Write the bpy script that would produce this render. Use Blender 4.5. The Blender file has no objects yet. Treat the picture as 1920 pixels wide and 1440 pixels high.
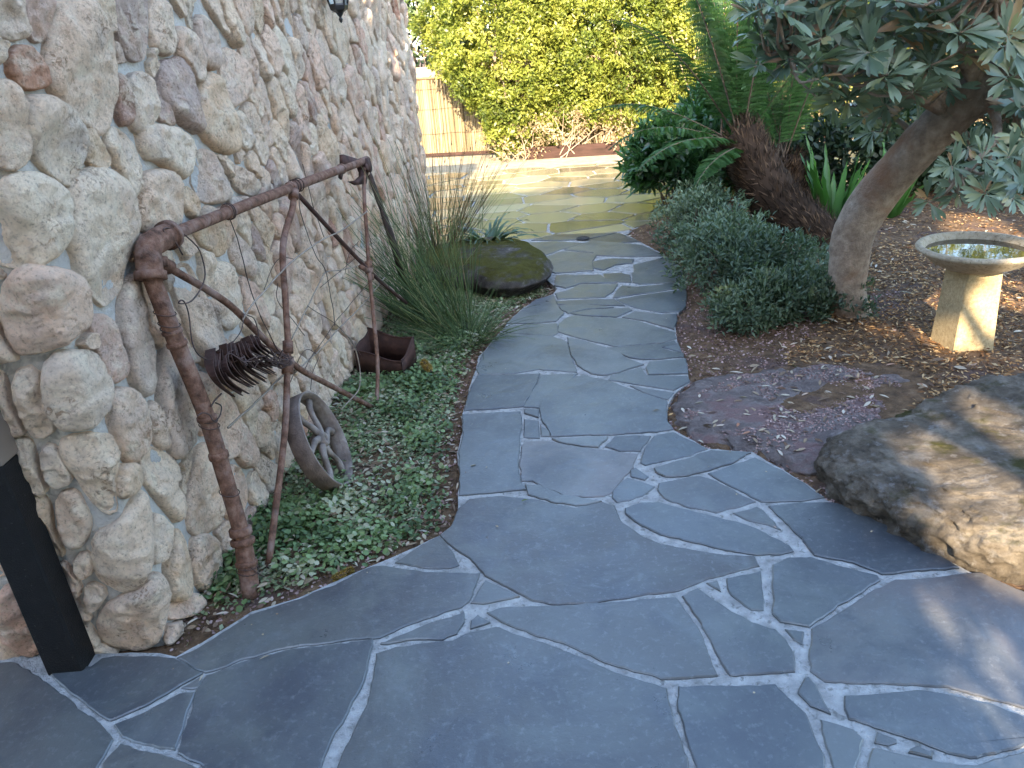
import bpy, bmesh, math, random
import numpy as np
from mathutils import Vector, Matrix
random.seed(7); RNG = np.random.default_rng(11)
scene = bpy.context.scene
COL = scene.collection
# ------------------------------------------------------------------ camera
F_PX = 1450.0; TH = math.radians(24.4); ROLL = math.radians(4.7); CAM_H = 1.65
CF = np.array([0, math.cos(TH), -math.sin(TH)])
R0 = np.array([1.0, 0, 0]); U0 = np.array([0, math.sin(TH), math.cos(TH)])
CX = math.cos(ROLL)*R0 - math.sin(ROLL)*U0
CY = math.sin(ROLL)*R0 + math.cos(ROLL)*U0
CC = np.array([0, 0, CAM_H])
cam_data = bpy.data.cameras.new('camera'); cam = bpy.data.objects.new('camera', cam_data); COL.objects.link(cam)
cam_data.sensor_width = 36; cam_data.lens = 36*F_PX/1920; cam_data.clip_end = 500; cam_data.clip_start = 0.05
cam.matrix_world = Matrix(((CX[0], CY[0], -CF[0], CC[0]), (CX[1], CY[1], -CF[1], CC[1]), (CX[2], CY[2], -CF[2], CC[2]), (0, 0, 0, 1)))
scene.camera = cam
def ray(px, py): return CF + CX*(px-960)/F_PX - CY*(py-720)/F_PX
def G(px, py, z=0.0):
    d = ray(px, py); t = (z-CAM_H)/d[2]; return CC + d*t
def PL(px, py, p0, n):
    d = ray(px, py); n = np.array(n, float); return CC + d*(((np.array(p0)-CC)@n)/(d@n))
def PY(px, py, y): return PL(px, py, (0, y, 0), (0, 1, 0))
SUN_EL = math.radians(27); SUN_AZ = math.radians(-4.8)    # azimuth from behind the camera, slightly to the left
SUN = np.array([math.sin(SUN_AZ)*math.cos(SUN_EL), -math.cos(SUN_AZ)*math.cos(SUN_EL), math.sin(SUN_EL)])
# ------------------------------------------------------------------ noise
def _hash(ix, iy, iz, seed):
    h = (ix.astype(np.int64)*374761393 + iy.astype(np.int64)*668265263 + iz.astype(np.int64)*2147483647 + seed*1274126177) & 0xFFFFFFFF
    h = ((h ^ (h >> 13))*1274126177) & 0xFFFFFFFF
    h = ((h ^ (h >> 16))*2246822519) & 0xFFFFFFFF
    return ((h ^ (h >> 15)) & 0xFFFFFF)/float(0xFFFFFF)
def vnoise(P, s, seed=0):
    Q = np.asarray(P, float)*s; I = np.floor(Q).astype(np.int64); f = Q-I; f = f*f*(3-2*f); r = 0
    for dx in (0, 1):
        wx = f[:, 0] if dx else 1-f[:, 0]
        for dy in (0, 1):
            wy = f[:, 1] if dy else 1-f[:, 1]
            for dz in (0, 1):
                wz = f[:, 2] if dz else 1-f[:, 2]
                r = r + wx*wy*wz*_hash(I[:, 0]+dx, I[:, 1]+dy, I[:, 2]+dz, seed)
    return r*2-1
def fbm(P, s, o=3, seed=0):
    r = 0; a = 1.0; t = 0
    for k in range(o):
        r = r + a*vnoise(P, s*2**k, seed+k*17); t += a; a *= .5
    return r/t
# ------------------------------------------------------------------ objects
def tag(o, label=None, cat=None, group=None, kind=None):
    if label: o['label'] = label
    if cat: o['category'] = cat
    if group: o['group'] = group
    if kind: o['kind'] = kind
    return o
def empty(name, loc, label=None, cat=None, group=None):
    o = bpy.data.objects.new(name, None); o.location = tuple(float(v) for v in loc); o.empty_display_size = .1
    COL.objects.link(o); return tag(o, label, cat, group)
def root_offset(parent):
    v = Vector((0, 0, 0)); p = parent
    while p is not None:
        v += p.location; p = p.parent
    return np.array(v)
def mesh(name, V, Fc, mat, parent=None, smooth=True, rnd=None, mi=None, attrs=None):
    """V world coordinates; Fc list of faces or int array (m,k); children keep world position"""
    V = np.asarray(V, float)
    if parent is not None: V = V - root_offset(parent)
    me = bpy.data.meshes.new(name)
    if isinstance(Fc, np.ndarray):
        m, k = Fc.shape
        me.vertices.add(len(V)); me.vertices.foreach_set('co', V.astype(np.float32).ravel())
        me.loops.add(m*k); me.loops.foreach_set('vertex_index', Fc.astype(np.int32).ravel())
        me.polygons.add(m); me.polygons.foreach_set('loop_start', np.arange(0, m*k, k, dtype=np.int32))
        me.polygons.foreach_set('loop_total', np.full(m, k, dtype=np.int32))
        me.update(calc_edges=True)
    else:
        me.from_pydata([tuple(v) for v in V], [], [tuple(int(i) for i in f) for f in Fc]); me.update()
    if smooth: me.polygons.foreach_set('use_smooth', np.ones(len(me.polygons), dtype=bool))
    for mm in (mat if isinstance(mat, (list, tuple)) else [mat]): me.materials.append(mm)
    if mi is not None: me.polygons.foreach_set('material_index', np.asarray(mi, dtype=np.int32))
    if rnd is not None:
        a = me.attributes.new('rnd', 'FLOAT', 'POINT'); a.data.foreach_set('value', np.asarray(rnd, dtype=np.float32))
    for kk, vv in (attrs or {}).items():
        a = me.attributes.new(kk, 'FLOAT', 'POINT'); a.data.foreach_set('value', np.asarray(vv, dtype=np.float32))
    o = bpy.data.objects.new(name, me); COL.objects.link(o)
    if parent is not None: o.parent = parent
    return o
class MB:
    """collects geometry for one mesh"""
    def __init__(s): s.V = []; s.F = []; s.n = 0; s.R = []; s.M = []
    def add(s, V, Fc, r=0.5, m=0):
        V = np.asarray(V, float)
        s.V.append(V); s.F += [tuple(i+s.n for i in f) for f in Fc]; s.M += [m]*len(Fc); s.n += len(V)
        s.R.append(np.full(len(V), r) if np.isscalar(r) else np.asarray(r)); return s
    def build(s, name, mat, parent=None, smooth=True):
        return mesh(name, np.vstack(s.V), s.F, mat, parent, smooth, np.concatenate(s.R), s.M)
def nrm(v):
    v = np.asarray(v, float); return v/(np.linalg.norm(v, axis=-1, keepdims=True)+1e-12)
def spline(P, n):
    """Catmull-Rom resample (also of extra columns)"""
    P = np.asarray(P, float)
    if len(P) < 3:
        t = np.linspace(0, 1, n)[:, None]; return P[0]*(1-t)+P[-1]*t
    Q = np.vstack([2*P[0]-P[1], P, 2*P[-1]-P[-2]]); out = []
    m = len(P)-1
    for k in np.linspace(0, m-1e-6, n):
        i = int(k); t = k-i; a, b, c, d = Q[i], Q[i+1], Q[i+2], Q[i+3]
        out.append(.5*((2*b)+(-a+c)*t+(2*a-5*b+4*c-d)*t*t+(-a+3*b-3*c+d)*t**3))
    return np.array(out)
def tube_geo(P, R, seg=10, cap=True, wob=0, seed=0):
    P = np.asarray(P, float); n = len(P); R = np.full(n, R) if np.isscalar(R) else np.asarray(R, float)
    T = nrm(np.gradient(P, axis=0)); u = np.cross(T[0], [0, 0, 1.0])
    if np.linalg.norm(u) < .1: u = np.cross(T[0], [1.0, 0, 0])
    u = nrm(u); V = []; a = np.linspace(0, 2*math.pi, seg, endpoint=False)
    for i in range(n):
        u = nrm(u-T[i]*(u@T[i])); w = np.cross(T[i], u)
        V.append(P[i]+R[i]*(np.cos(a)[:, None]*u+np.sin(a)[:, None]*w))
    V = np.vstack(V)
    if wob:
        c = np.repeat(P, seg, axis=0); d = nrm(V-c); V = V+d*(fbm(V, 14, 3, seed)*wob)[:, None]
    Fc = [(i*seg+j, i*seg+(j+1) % seg, (i+1)*seg+(j+1) % seg, (i+1)*seg+j) for i in range(n-1) for j in range(seg)]
    if cap: Fc += [tuple(range(seg))[::-1], tuple(range((n-1)*seg, n*seg))]
    return V, Fc
def lathe(prof, c, seg=40):
    c = np.asarray(c, float); V = []; a = np.linspace(0, 2*math.pi, seg, endpoint=False)
    for r, z in prof: V.append(np.c_[c[0]+r*np.cos(a), c[1]+r*np.sin(a), np.full(seg, c[2]+z)])
    n = len(prof); Fc = [(i*seg+j, i*seg+(j+1) % seg, (i+1)*seg+(j+1) % seg, (i+1)*seg+j) for i in range(n-1) for j in range(seg)]
    return np.vstack(V), Fc
def box_geo(c, sx, sy, sz, rz=0, top=1.0, bev=0.0):
    """box standing on c; bev chamfers the vertical corners"""
    def ring(w, d, z):
        if bev: b = bev; p = [(-w+b, -d), (w-b, -d), (w, -d+b), (w, d-b), (w-b, d), (-w+b, d), (-w, d-b), (-w, -d+b)]
        else: p = [(-w, -d), (w, -d), (w, d), (-w, d)]
        return [(c[0]+x*math.cos(rz)-y*math.sin(rz), c[1]+x*math.sin(rz)+y*math.cos(rz), c[2]+z) for x, y in p]
    b = bev*.7; hs = [(1, 0)] if not bev else [(1-2*b/sx, 0), (1, b)]
    if bev: zs = [(1-2*b/sx, 0), (1, b), (top, sz-b), (top*(1-2*b/sx), sz)]
    else: zs = [(1, 0), (top, sz)]
    V = []
    for k, z in zs: V += ring(sx/2*k, sy/2*k, z)
    m = 8 if bev else 4; n = len(zs)
    Fc = [(i*m+j, i*m+(j+1) % m, (i+1)*m+(j+1) % m, (i+1)*m+j) for i in range(n-1) for j in range(m)]
    Fc += [tuple(range(m))[::-1], tuple(range((n-1)*m, n*m))]
    return np.array(V), Fc
# ------------------------------------------------------------------ materials
def mat_new(name):
    m = bpy.data.materials.new(name); m.use_nodes = True; nt = m.node_tree; b = nt.nodes['Principled BSDF']; return m, nt, b
def N(nt, t, **kw):
    n = nt.nodes.new(t)
    for k, v in kw.items():
        if k in n.inputs.keys() if hasattr(n.inputs, 'keys') else False: n.inputs[k].default_value = v
        else: setattr(n, k, v)
    return n
def coords(nt, scale=(1, 1, 1), obj=False):
    t = nt.nodes.new('ShaderNodeNewGeometry' if not obj else 'ShaderNodeTexCoord'); mp = nt.nodes.new('ShaderNodeMapping')
    mp.inputs['Scale'].default_value = scale
    nt.links.new(t.outputs['Position' if not obj else 'Object'], mp.inputs['Vector']); return mp.outputs['Vector']
def noise_n(nt, vec, sc, det=4, rough=.55, dist=0):
    n = nt.nodes.new('ShaderNodeTexNoise'); n.inputs['Scale'].default_value = sc; n.inputs['Detail'].default_value = det
    n.inputs['Roughness'].default_value = rough; n.inputs['Distortion'].default_value = dist
    nt.links.new(vec, n.inputs['Vector']); return n.outputs['Fac']
def ramp(nt, fac, stops, interp='LINEAR'):
    r = nt.nodes.new('ShaderNodeValToRGB'); r.color_ramp.interpolation = interp
    while len(r.color_ramp.elements) < len(stops): r.color_ramp.elements.new(.5)
    for e, (p, c) in zip(r.color_ramp.elements, stops):
        e.position = p; e.color = (*c, 1) if not np.isscalar(c) else (c, c, c, 1)
    nt.links.new(fac, r.inputs['Fac']); return r.outputs['Color']
def mix(nt, fac, a, b, mode='MIX'):
    m = nt.nodes.new('ShaderNodeMix'); m.data_type = 'RGBA'; m.blend_type = mode
    for sock, v in ((m.inputs['Factor'], fac), (m.inputs['A'], a), (m.inputs['B'], b)):
        if isinstance(v, (int, float)): sock.default_value = v
        elif isinstance(v, tuple): sock.default_value = (*v, 1)
        else: nt.links.new(v, sock)
    return m.outputs['Result']
def bump(nt, b, h, strength=.5, dist=.01, prev=None):
    n = nt.nodes.new('ShaderNodeBump'); n.inputs['Strength'].default_value = strength; n.inputs['Distance'].default_value = dist
    nt.links.new(h, n.inputs['Height'])
    if prev is not None: nt.links.new(prev, n.inputs['Normal'])
    nt.links.new(n.outputs['Normal'], b.inputs['Normal']); return n.outputs['Normal']
def attr(nt, name='rnd'):
    a = nt.nodes.new('ShaderNodeAttribute'); a.attribute_name = name; return a.outputs['Fac']
def set_spec(b, v):
    b.inputs['Specular IOR Level'].default_value = v
def leaf_mat(name, stops, rough=.45, trans=.3, spec=.4, patch=None):
    m, nt, b = mat_new(name); c = ramp(nt, attr(nt), stops)
    v = coords(nt); nz = noise_n(nt, v, 2.5, 2); c = mix(nt, .55, c, mix(nt, nz, (.45, .45, .45), (1.5, 1.5, 1.4)), 'MULTIPLY')
    nt.links.new(c, b.inputs['Base Color']); b.inputs['Roughness'].default_value = rough; set_spec(b, spec)
    if trans:
        tr = nt.nodes.new('ShaderNodeBsdfTranslucent'); nt.links.new(mix(nt, 1.0, c, (1.5, 1.6, .7), 'MULTIPLY'), tr.inputs['Color'])
        ms = nt.nodes.new('ShaderNodeMixShader'); ms.inputs['Fac'].default_value = trans
        nt.links.new(b.outputs['BSDF'], ms.inputs[1]); nt.links.new(tr.outputs['BSDF'], ms.inputs[2])
        nt.links.new(ms.outputs['Shader'], nt.nodes['Material Output'].inputs['Surface'])
    return m
def noise_mat(name, stops, sc=8, rough=.8, bsc=40, bst=.5, bd=.01, spec=.3, scale=(1, 1, 1), det=6, metallic=0, second=None):
    m, nt, b = mat_new(name); v = coords(nt, scale); f = noise_n(nt, v, sc, det, .6)
    c = ramp(nt, f, stops)
    if second: c = mix(nt, ramp(nt, noise_n(nt, v, second[0], 4, .6, .4), [(second[1], 0.), (second[2], 1.)]), c, second[3])
    nt.links.new(c, b.inputs['Base Color']); b.inputs['Roughness'].default_value = rough; set_spec(b, spec)
    b.inputs['Metallic'].default_value = metallic
    bump(nt, b, noise_n(nt, v, bsc, 5, .65), bst, bd); return m
# stone of the wall
def make_wall_stone():
    m, nt, b = mat_new('wall_stone'); v = coords(nt); r = attr(nt)
    base = ramp(nt, r, [(0, (.84, .62, .42)), (.14, (.92, .74, .55)), (.28, (.86, .61, .46)), (.42, (.94, .79, .60)), (.54, (.80, .61, .47)), (.66, (.92, .70, .51)), (.76, (.72, .57, .46)), (.84, (.92, .75, .57)), (.91, (.82, .54, .40)), (.95, (.60, .47, .40)), (.98, (.50, .27, .19)), (1, (.74, .42, .27))])
    c = mix(nt, ramp(nt, noise_n(nt, v, 5, 4, .6, .3), [(.50, 0.), (.70, .45)]), base, (.72, .46, .29))
    c = mix(nt, ramp(nt, noise_n(nt, v, 6.3, 5, .65), [(.52, 0.), (.70, .5)]), c, (.56, .48, .43))
    c = mix(nt, ramp(nt, noise_n(nt, v, 13, 6, .7), [(.50, 0.), (.66, .6)]), c, (.93, .82, .64))
    fine = noise_n(nt, v, 85, 6, .75); c = mix(nt, .8, c, ramp(nt, fine, [(.32, (.42, .36, .32)), (.46, (.95, .93, .91)), (.7, (1.12, 1.11, 1.1))]), 'MULTIPLY')
    pit = ramp(nt, noise_n(nt, v, 48, 4, .6, 1.4), [(.38, 0.), (.46, 1.)]); gate = ramp(nt, noise_n(nt, v, 7, 3), [(.50, 1.), (.66, .25)])
    pm = mix(nt, gate, pit, (1, 1, 1)); c = mix(nt, 1.0, c, mix(nt, pm, (.50, .38, .31), (1, 1, 1)), 'MULTIPLY')
    nt.links.new(c, b.inputs['Base Color']); b.inputs['Roughness'].default_value = .95; set_spec(b, .1)
    n1 = bump(nt, b, noise_n(nt, v, 30, 9, .75, .3), 1.0, .026); n2 = bump(nt, b, pm, 1.0, .010, n1); bump(nt, b, fine, 1.0, .007, n2)
    return m
def make_slate():
    m, nt, b = mat_new('slate'); v = coords(nt); r = attr(nt)
    base = ramp(nt, r, [(0, (.044, .050, .058)), (.14, (.085, .096, .102)), (.28, (.048, .054, .064)), (.42, (.105, .114, .112)), (.56, (.056, .057, .057)), (.68, (.125, .130, .122)), (.8, (.052, .048, .047)), (.9, (.098, .108, .114)), (1, (.115, .102, .098))])
    c = mix(nt, ramp(nt, noise_n(nt, v, 1.8, 5, .62, .8), [(.45, 0.), (.68, .75)]), base, (.105, .118, .110))
    c = mix(nt, ramp(nt, noise_n(nt, v, 2.9, 6, .65, .5), [(.48, 0.), (.66, .8)]), c, (.036, .041, .052))
    c = mix(nt, ramp(nt, noise_n(nt, v, 7, 6, .7, 1.0), [(.56, 0.), (.72, .5)]), c, (.125, .14, .15))
    c = mix(nt, ramp(nt, noise_n(nt, v, 45, 6, .75), [(.54, 0.), (.70, .45)]), c, (.19, .20, .205))
    c = mix(nt, ramp(nt, noise_n(nt, v, 110, 3, .6), [(.66, 0.), (.72, .5)]), c, (.015, .017, .02))
    nt.links.new(c, b.inputs['Base Color']); set_spec(b, .85)
    rr = ramp(nt, noise_n(nt, v, 5, 6, .65), [(.3, .26), (.7, .46)]); nt.links.new(rr, b.inputs['Roughness'])
    led = ramp(nt, noise_n(nt, v, 2.4, 5, .6, 1.2), [(.0, 0.), (.42, .0), (.425, .35), (.55, .38), (.553, .7), (.66, .72), (.663, 1.)])
    n1 = bump(nt, b, led, .16, .003); n2 = bump(nt, b, noise_n(nt, v, 6, 6, .6, .5), .4, .010, n1); bump(nt, b, noise_n(nt, v, 70, 6, .7), .35, .003, n2); return m
def make_drive_slate():
    m, nt, b = mat_new('driveway_slate'); v = coords(nt); r = attr(nt)
    base = ramp(nt, r, [(0, (.13, .115, .07)), (.35, (.24, .21, .12)), (.7, (.34, .30, .18)), (1, (.44, .40, .27))])  # golden tint stands in for the yellow hedge reflected in the slabs
    c = mix(nt, ramp(nt, noise_n(nt, v, 1.5, 4), [(.45, 0.), (.75, .4)]), base, (.30, .27, .18))
    nt.links.new(c, b.inputs['Base Color']); b.inputs['Roughness'].default_value = .15; set_spec(b, 1.0)
    bump(nt, b, noise_n(nt, v, 7, 4), .25, .008); return m
M = {}
M['stone'] = make_wall_stone(); M['slate'] = make_slate(); M['dslate'] = make_drive_slate()
M['wallmortar'] = noise_mat('wall_mortar', [(.3, (.36, .345, .32)), (.7, (.55, .53, .49))], 7, .95, 60, 1, .012, .1)
M['mortar'] = noise_mat('path_mortar', [(.25, (.20, .20, .19)), (.45, (.31, .31, .30)), (.7, (.44, .44, .425))], 22, .95, 60, 1, .012, .1, second=(48, .56, .70, (.17, .17, .16)))
M['soil'] = noise_mat('soil', [(.3, (.06, .036, .020)), (.55, (.14, .085, .046)), (.75, (.24, .16, .095))], 18, .95, 50, 1, .02, second=(3, .55, .66, (.10, .065, .055)))
M['dirt'] = noise_mat('pale_dirt', [(.3, (.33, .27, .18)), (.7, (.46, .39, .28))], 9, .95, 50, 1, .02)
M['rust'] = noise_mat('rusty_iron', [(.3, (.060, .034, .024)), (.5, (.15, .080, .055)), (.7, (.24, .145, .105))], 34, .85, 110, 1, .004, .15, second=(9, .50, .70, (.25, .18, .155)))
M['rustdark'] = noise_mat('dark_rusty_iron', [(.3, (.03, .016, .013)), (.6, (.065, .032, .025)), (.8, (.11, .06, .048))], 24, .75, 120, .6, .003, .3)
M['wire'] = noise_mat('rusty_wire', [(.3, (.03, .022, .02)), (.7, (.10, .06, .05))], 40, .7, 100, .3, .001)
M['cane'] = noise_mat('dry_cane', [(.3, (.16, .13, .10)), (.7, (.30, .25, .2))], 20, .8, 100, .3, .001)
M['iron'] = noise_mat('weathered_cast_iron', [(.3, (.10, .075, .06)), (.55, (.21, .17, .145)), (.75, (.32, .275, .24))], 16, .7, 90, .8, .004, .35, second=(8, .55, .7, (.12, .08, .07)))
M['irontread'] = noise_mat('iron_tread', [(.3, (.075, .052, .042)), (.6, (.15, .11, .09)), (.8, (.22, .17, .145))], 26, .65, 120, .8, .003, .4)
M['black'] = noise_mat('black_paint', [(.3, (.004, .004, .004)), (.7, (.008, .008, .009))], 30, .55, 180, .8, .003, .25, second=(90, .66, .72, (.05, .05, .048)))
M['brown'] = noise_mat('brown_paint', [(.3, (.145, .112, .088)), (.7, (.175, .138, .108))], 4, .45, 60, .15, .002, .4)
M['lampmetal'] = noise_mat('lantern_black_metal', [(.3, (.012, .013, .015)), (.7, (.022, .024, .027))], 30, .4, 100, .2, .001, .5)
def glass():
    m, nt, b = mat_new('frosted_glass'); b.inputs['Base Color'].default_value = (.55, .58, .55, 1); b.inputs['Roughness'].default_value = .25
    b.inputs['Transmission Weight'].default_value = .55; return m
M['glass'] = glass()
def water():
    m, nt, b = mat_new('still_water'); b.inputs['Base Color'].default_value = (.045, .035, .02, 1); b.inputs['Roughness'].default_value = .03; set_spec(b, .45)
    bump(nt, b, noise_n(nt, coords(nt), 12, 2), .06, .004); return m
M['water'] = water()
M['concrete'] = noise_mat('sandy_concrete', [(.3, (.34, .25, .13)), (.5, (.46, .355, .195)), (.7, (.54, .43, .26))], 60, .85, 160, .9, .004, .25, second=(160, .6, .68, (.24, .18, .1)))
M['bowl'] = noise_mat('weathered_concrete', [(.3, (.36, .30, .22)), (.5, (.48, .41, .30)), (.7, (.56, .50, .39))], 40, .85, 150, .9, .004, .25, second=(90, .58, .68, (.2, .16, .11)))
M['bark'] = noise_mat('smooth_bark', [(.3, (.20, .155, .115)), (.5, (.31, .245, .185)), (.7, (.44, .36, .28))], 22, .8, 70, 1, .012, .3, second=(4, .5, .68, (.26, .15, .09)))
M['twig'] = noise_mat('twig', [(.3, (.09, .065, .045)), (.7, (.19, .14, .10))], 20, .85, 80, .5, .004)
M['drytwig'] = noise_mat('dry_twig', [(.3, (.30, .22, .16)), (.7, (.48, .38, .28))], 20, .85, 80, .5, .004)
M['fibre'] = leaf_mat('fern_trunk_fibre', [(0, (.018, .012, .008)), (.6, (.048, .029, .018)), (1, (.15, .095, .058))], .85, 0, .15)
M['reed'] = leaf_mat('brush_reed', [(0, (.10, .075, .045)), (.35, (.24, .19, .12)), (.75, (.38, .31, .205)), (1, (.48, .41, .29))], .9, 0, .1)
M['capping'] = noise_mat('brush_capping', [(.3, (.38, .27, .17)), (.7, (.60, .47, .33))], 14, .85, 90, .6, .004, .2, scale=(.6, 6, 6))
M['timber'] = noise_mat('red_brown_timber', [(.3, (.03, .017, .013)), (.7, (.065, .034, .027))], 6, .8, 60, .4, .004, .2, scale=(.4, 4, 4))
M['oldtimber'] = noise_mat('old_dark_timber', [(.3, (.028, .02, .017)), (.7, (.085, .062, .052))], 10, .9, 50, .9, .01, .2, scale=(3, 3, .5))
M['grate'] = noise_mat('drain_iron', [(.3, (.02, .02, .022)), (.7, (.05, .05, .055))], 30, .6, 80, .3, .002)
def rock_mat(name, lo, mid, hi, moss=None, mossc=(.10, .10, .02), lich=(.34, .32, .30), warm=None):
    m, nt, b = mat_new(name); v = coords(nt)
    c = ramp(nt, noise_n(nt, v, 7, 8, .68, .3), [(.3, lo), (.5, mid), (.68, hi)])
    c = mix(nt, ramp(nt, noise_n(nt, v, 19, 6, .7), [(.55, 0.), (.68, .8)]), c, lich)
    if warm: c = mix(nt, ramp(nt, noise_n(nt, v, warm[0], 6, .65), [(warm[1], 0.), (warm[1]+.08, 1.)]), c, warm[2])
    if moss:
        g = nt.nodes.new('ShaderNodeNewGeometry'); sx = nt.nodes.new('ShaderNodeSeparateXYZ'); nt.links.new(g.outputs['Normal'], sx.inputs[0])
        up = ramp(nt, sx.outputs['Z'], [(.55, 0.), (.85, 1.)]); nz = ramp(nt, noise_n(nt, v, moss[0], 5, .65), [(moss[1], 0.), (moss[2], 1.)])
        f = mix(nt, 1.0, up, nz, 'MULTIPLY'); mc = mix(nt, noise_n(nt, v, 25, 4), (mossc[0]*.5, mossc[1]*.5, mossc[2]*.5), (mossc[0]*1.5, mossc[1]*1.5, mossc[2]*1.4))
        c = mix(nt, f, c, mc)
    nt.links.new(c, b.inputs['Base Color']); b.inputs['Roughness'].default_value = .92; set_spec(b, .2)
    n1 = bump(nt, b, noise_n(nt, v, 12, 10, .78, .4), 1.0, .06); bump(nt, b, noise_n(nt, v, 75, 6, .78), 1.0, .016, n1); return m
M['rockmoss'] = rock_mat('mossy_rock', (.045, .041, .036), (.11, .10, .09), (.21, .20, .185), (4, .34, .48), (.10, .095, .02))
M['rockbig'] = rock_mat('boulder_rock', (.06, .048, .037), (.18, .15, .115), (.37, .32, .255), (6, .54, .68), (.075, .068, .02))
M['rockflat'] = rock_mat('flat_rock', (.13, .105, .098), (.27, .225, .21), (.43, .38, .355), None, lich=(.40, .36, .34), warm=(3.5, .50, (.30, .20, .19)))
M['quartz'] = noise_mat('white_quartz', [(.3, (.5, .5, .48)), (.7, (.72, .72, .7))], 10, .6, 40, .5, .01)
# leaves
M['hedge'] = leaf_mat('hedge_leaf', [(0, (.05, .075, .014)), (.3, (.14, .175, .03)), (.7, (.28, .30, .055)), (1, (.42, .40, .12))], .42, .33)
M['hedgedry'] = leaf_mat('dry_hedge_leaf', [(0, (.24, .17, .10)), (.5, (.42, .32, .2)), (1, (.55, .46, .30))], .7, .3)
M['greyleaf'] = leaf_mat('grey_green_leaf', [(0, (.13, .19, .10)), (.5, (.24, .31, .16)), (1, (.40, .46, .28))], .4, .3)
M['treeleaf'] = leaf_mat('blue_green_leaf', [(0, (.06, .095, .062)), (.35, (.11, .165, .11)), (.72, (.19, .25, .17)), (.84, (.24, .27, .13)), (.92, (.25, .20, .10)), (1, (.40, .22, .12))], .36, .15, .5)
M['fern'] = leaf_mat('fern_frond_leaf', [(0, (.02, .06, .02)), (.6, (.05, .12, .035)), (1, (.10, .19, .08))], .5, .3)
M['strap'] = leaf_mat('strap_fern_leaf', [(0, (.03, .09, .02)), (1, (.11, .25, .07))], .35, .3)
M['glossy'] = leaf_mat('glossy_leaf', [(0, (.018, .055, .02)), (.6, (.045, .115, .038)), (1, (.08, .19, .055))], .3, .2, .5)
M['lowshrub'] = leaf_mat('small_grey_leaf', [(0, (.035, .06, .038)), (.5, (.09, .14, .085)), (1, (.20, .26, .17))], .5, .15)
M['rush'] = leaf_mat('rush_blade', [(0, (.04, .08, .03)), (.5, (.09, .15, .055)), (.85, (.18, .22, .09)), (1, (.38, .31, .18))], .5, .15)
M['rushbrown'] = leaf_mat('brown_rush_blade', [(0, (.05, .05, .022)), (.5, (.11, .085, .04)), (1, (.25, .16, .075))], .55, .15)
M['agave'] = leaf_mat('strappy_leaf', [(0, (.025, .06, .03)), (.6, (.055, .11, .06)), (1, (.10, .16, .09))], .35, .15, .5)
M['cover'] = leaf_mat('ground_cover_leaf', [(0, (.06, .10, .04)), (.45, (.12, .19, .07)), (.8, (.20, .28, .12)), (1, (.36, .36, .25))], .5, .2)
M['cover2'] = leaf_mat('fine_ground_cover_leaf', [(0, (.08, .11, .055)), (.45, (.17, .22, .11)), (.8, (.30, .33, .20)), (1, (.42, .38, .26))], .55, .15)
M['litter'] = leaf_mat('dry_litter_leaf', [(0, (.11, .06, .04)), (.35, (.24, .17, .11)), (.7, (.40, .33, .24)), (.92, (.55, .50, .42)), (1, (.30, .11, .05))], .7, .1)
M['chip'] = leaf_mat('mulch_chip', [(0, (.10, .045, .022)), (.4, (.27, .14, .06)), (.75, (.44, .27, .12)), (1, (.58, .44, .26))], .85, 0, .2)
M['scoria'] = leaf_mat('pink_gravel', [(0, (.13, .075, .066)), (.5, (.26, .165, .15)), (1, (.42, .31, .29))], .9, 0, .2)
M['cone'] = leaf_mat('yellow_flower_spike', [(0, (.12, .07, .015)), (.5, (.27, .18, .035)), (1, (.42, .31, .09))], .7, .1)
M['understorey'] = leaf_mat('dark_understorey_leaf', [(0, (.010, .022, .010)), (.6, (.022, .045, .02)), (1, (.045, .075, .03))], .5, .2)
M['gum'] = leaf_mat('gum_leaf', [(0, (.04, .06, .03)), (1, (.09, .12, .06))], .5, .2)
M['render'] = noise_mat('house_render', [(.3, (.52, .46, .38)), (.7, (.60, .54, .45))], 3, .9, 60, .3, .004)
M['rooftile'] = noise_mat('roof_tile', [(.3, (.10, .09, .085)), (.7, (.17, .15, .14))], 5, .8, 30, .5, .02)
M['darkglass'] = noise_mat('window_glass', [(.3, (.02, .025, .03)), (.7, (.03, .035, .04))], 2, .1, 3, .02, .001, .6)
# ------------------------------------------------------------------ leaves
T_DIA = (np.array([(0, 0, 0), (.5, .45, .06), (0, 1, -.05), (-.5, .45, .06)]), [(0, 1, 2, 3)])
T_ELL = (np.array([(0, 0, 0), (.38, .25, .05), (.5, .55, .05), (.28, .85, .0), (0, 1, -.04), (-.28, .85, .0), (-.5, .55, .05), (-.38, .25, .05), (0, .5, -.02)]), [(0, 1, 8, 7), (1, 2, 3, 8), (8, 3, 4, 5), (7, 8, 5, 6)])
T_SPAT = (np.array([(0, 0, 0), (.12, .3, .04), (.42, .62, .05), (.48, .82, .02), (.2, .97, -.05), (-.2, .97, -.05), (-.48, .82, .02), (-.42, .62, .05), (-.12, .3, .04), (0, .35, 0), (0, .7, -.02)]), [(0, 1, 9, 8), (1, 2, 10, 9), (8, 9, 10, 7), (2, 3, 4, 10), (10, 4, 5, 10)[:4], (7, 10, 5, 6)])
T_SPAT = (T_SPAT[0], [(0, 1, 9, 8), (1, 2, 10, 9), (8, 9, 10, 7), (2, 3, 4, 10), (10, 5, 6, 7)])
T_ROUND = (np.array([(0, 0, 0), (.45, .2, .08), (.5, .65, .1), (0, 1, .03), (-.5, .65, .1), (-.45, .2, .08)]), [(0, 1, 2, 3), (0, 3, 4, 5)])
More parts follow.
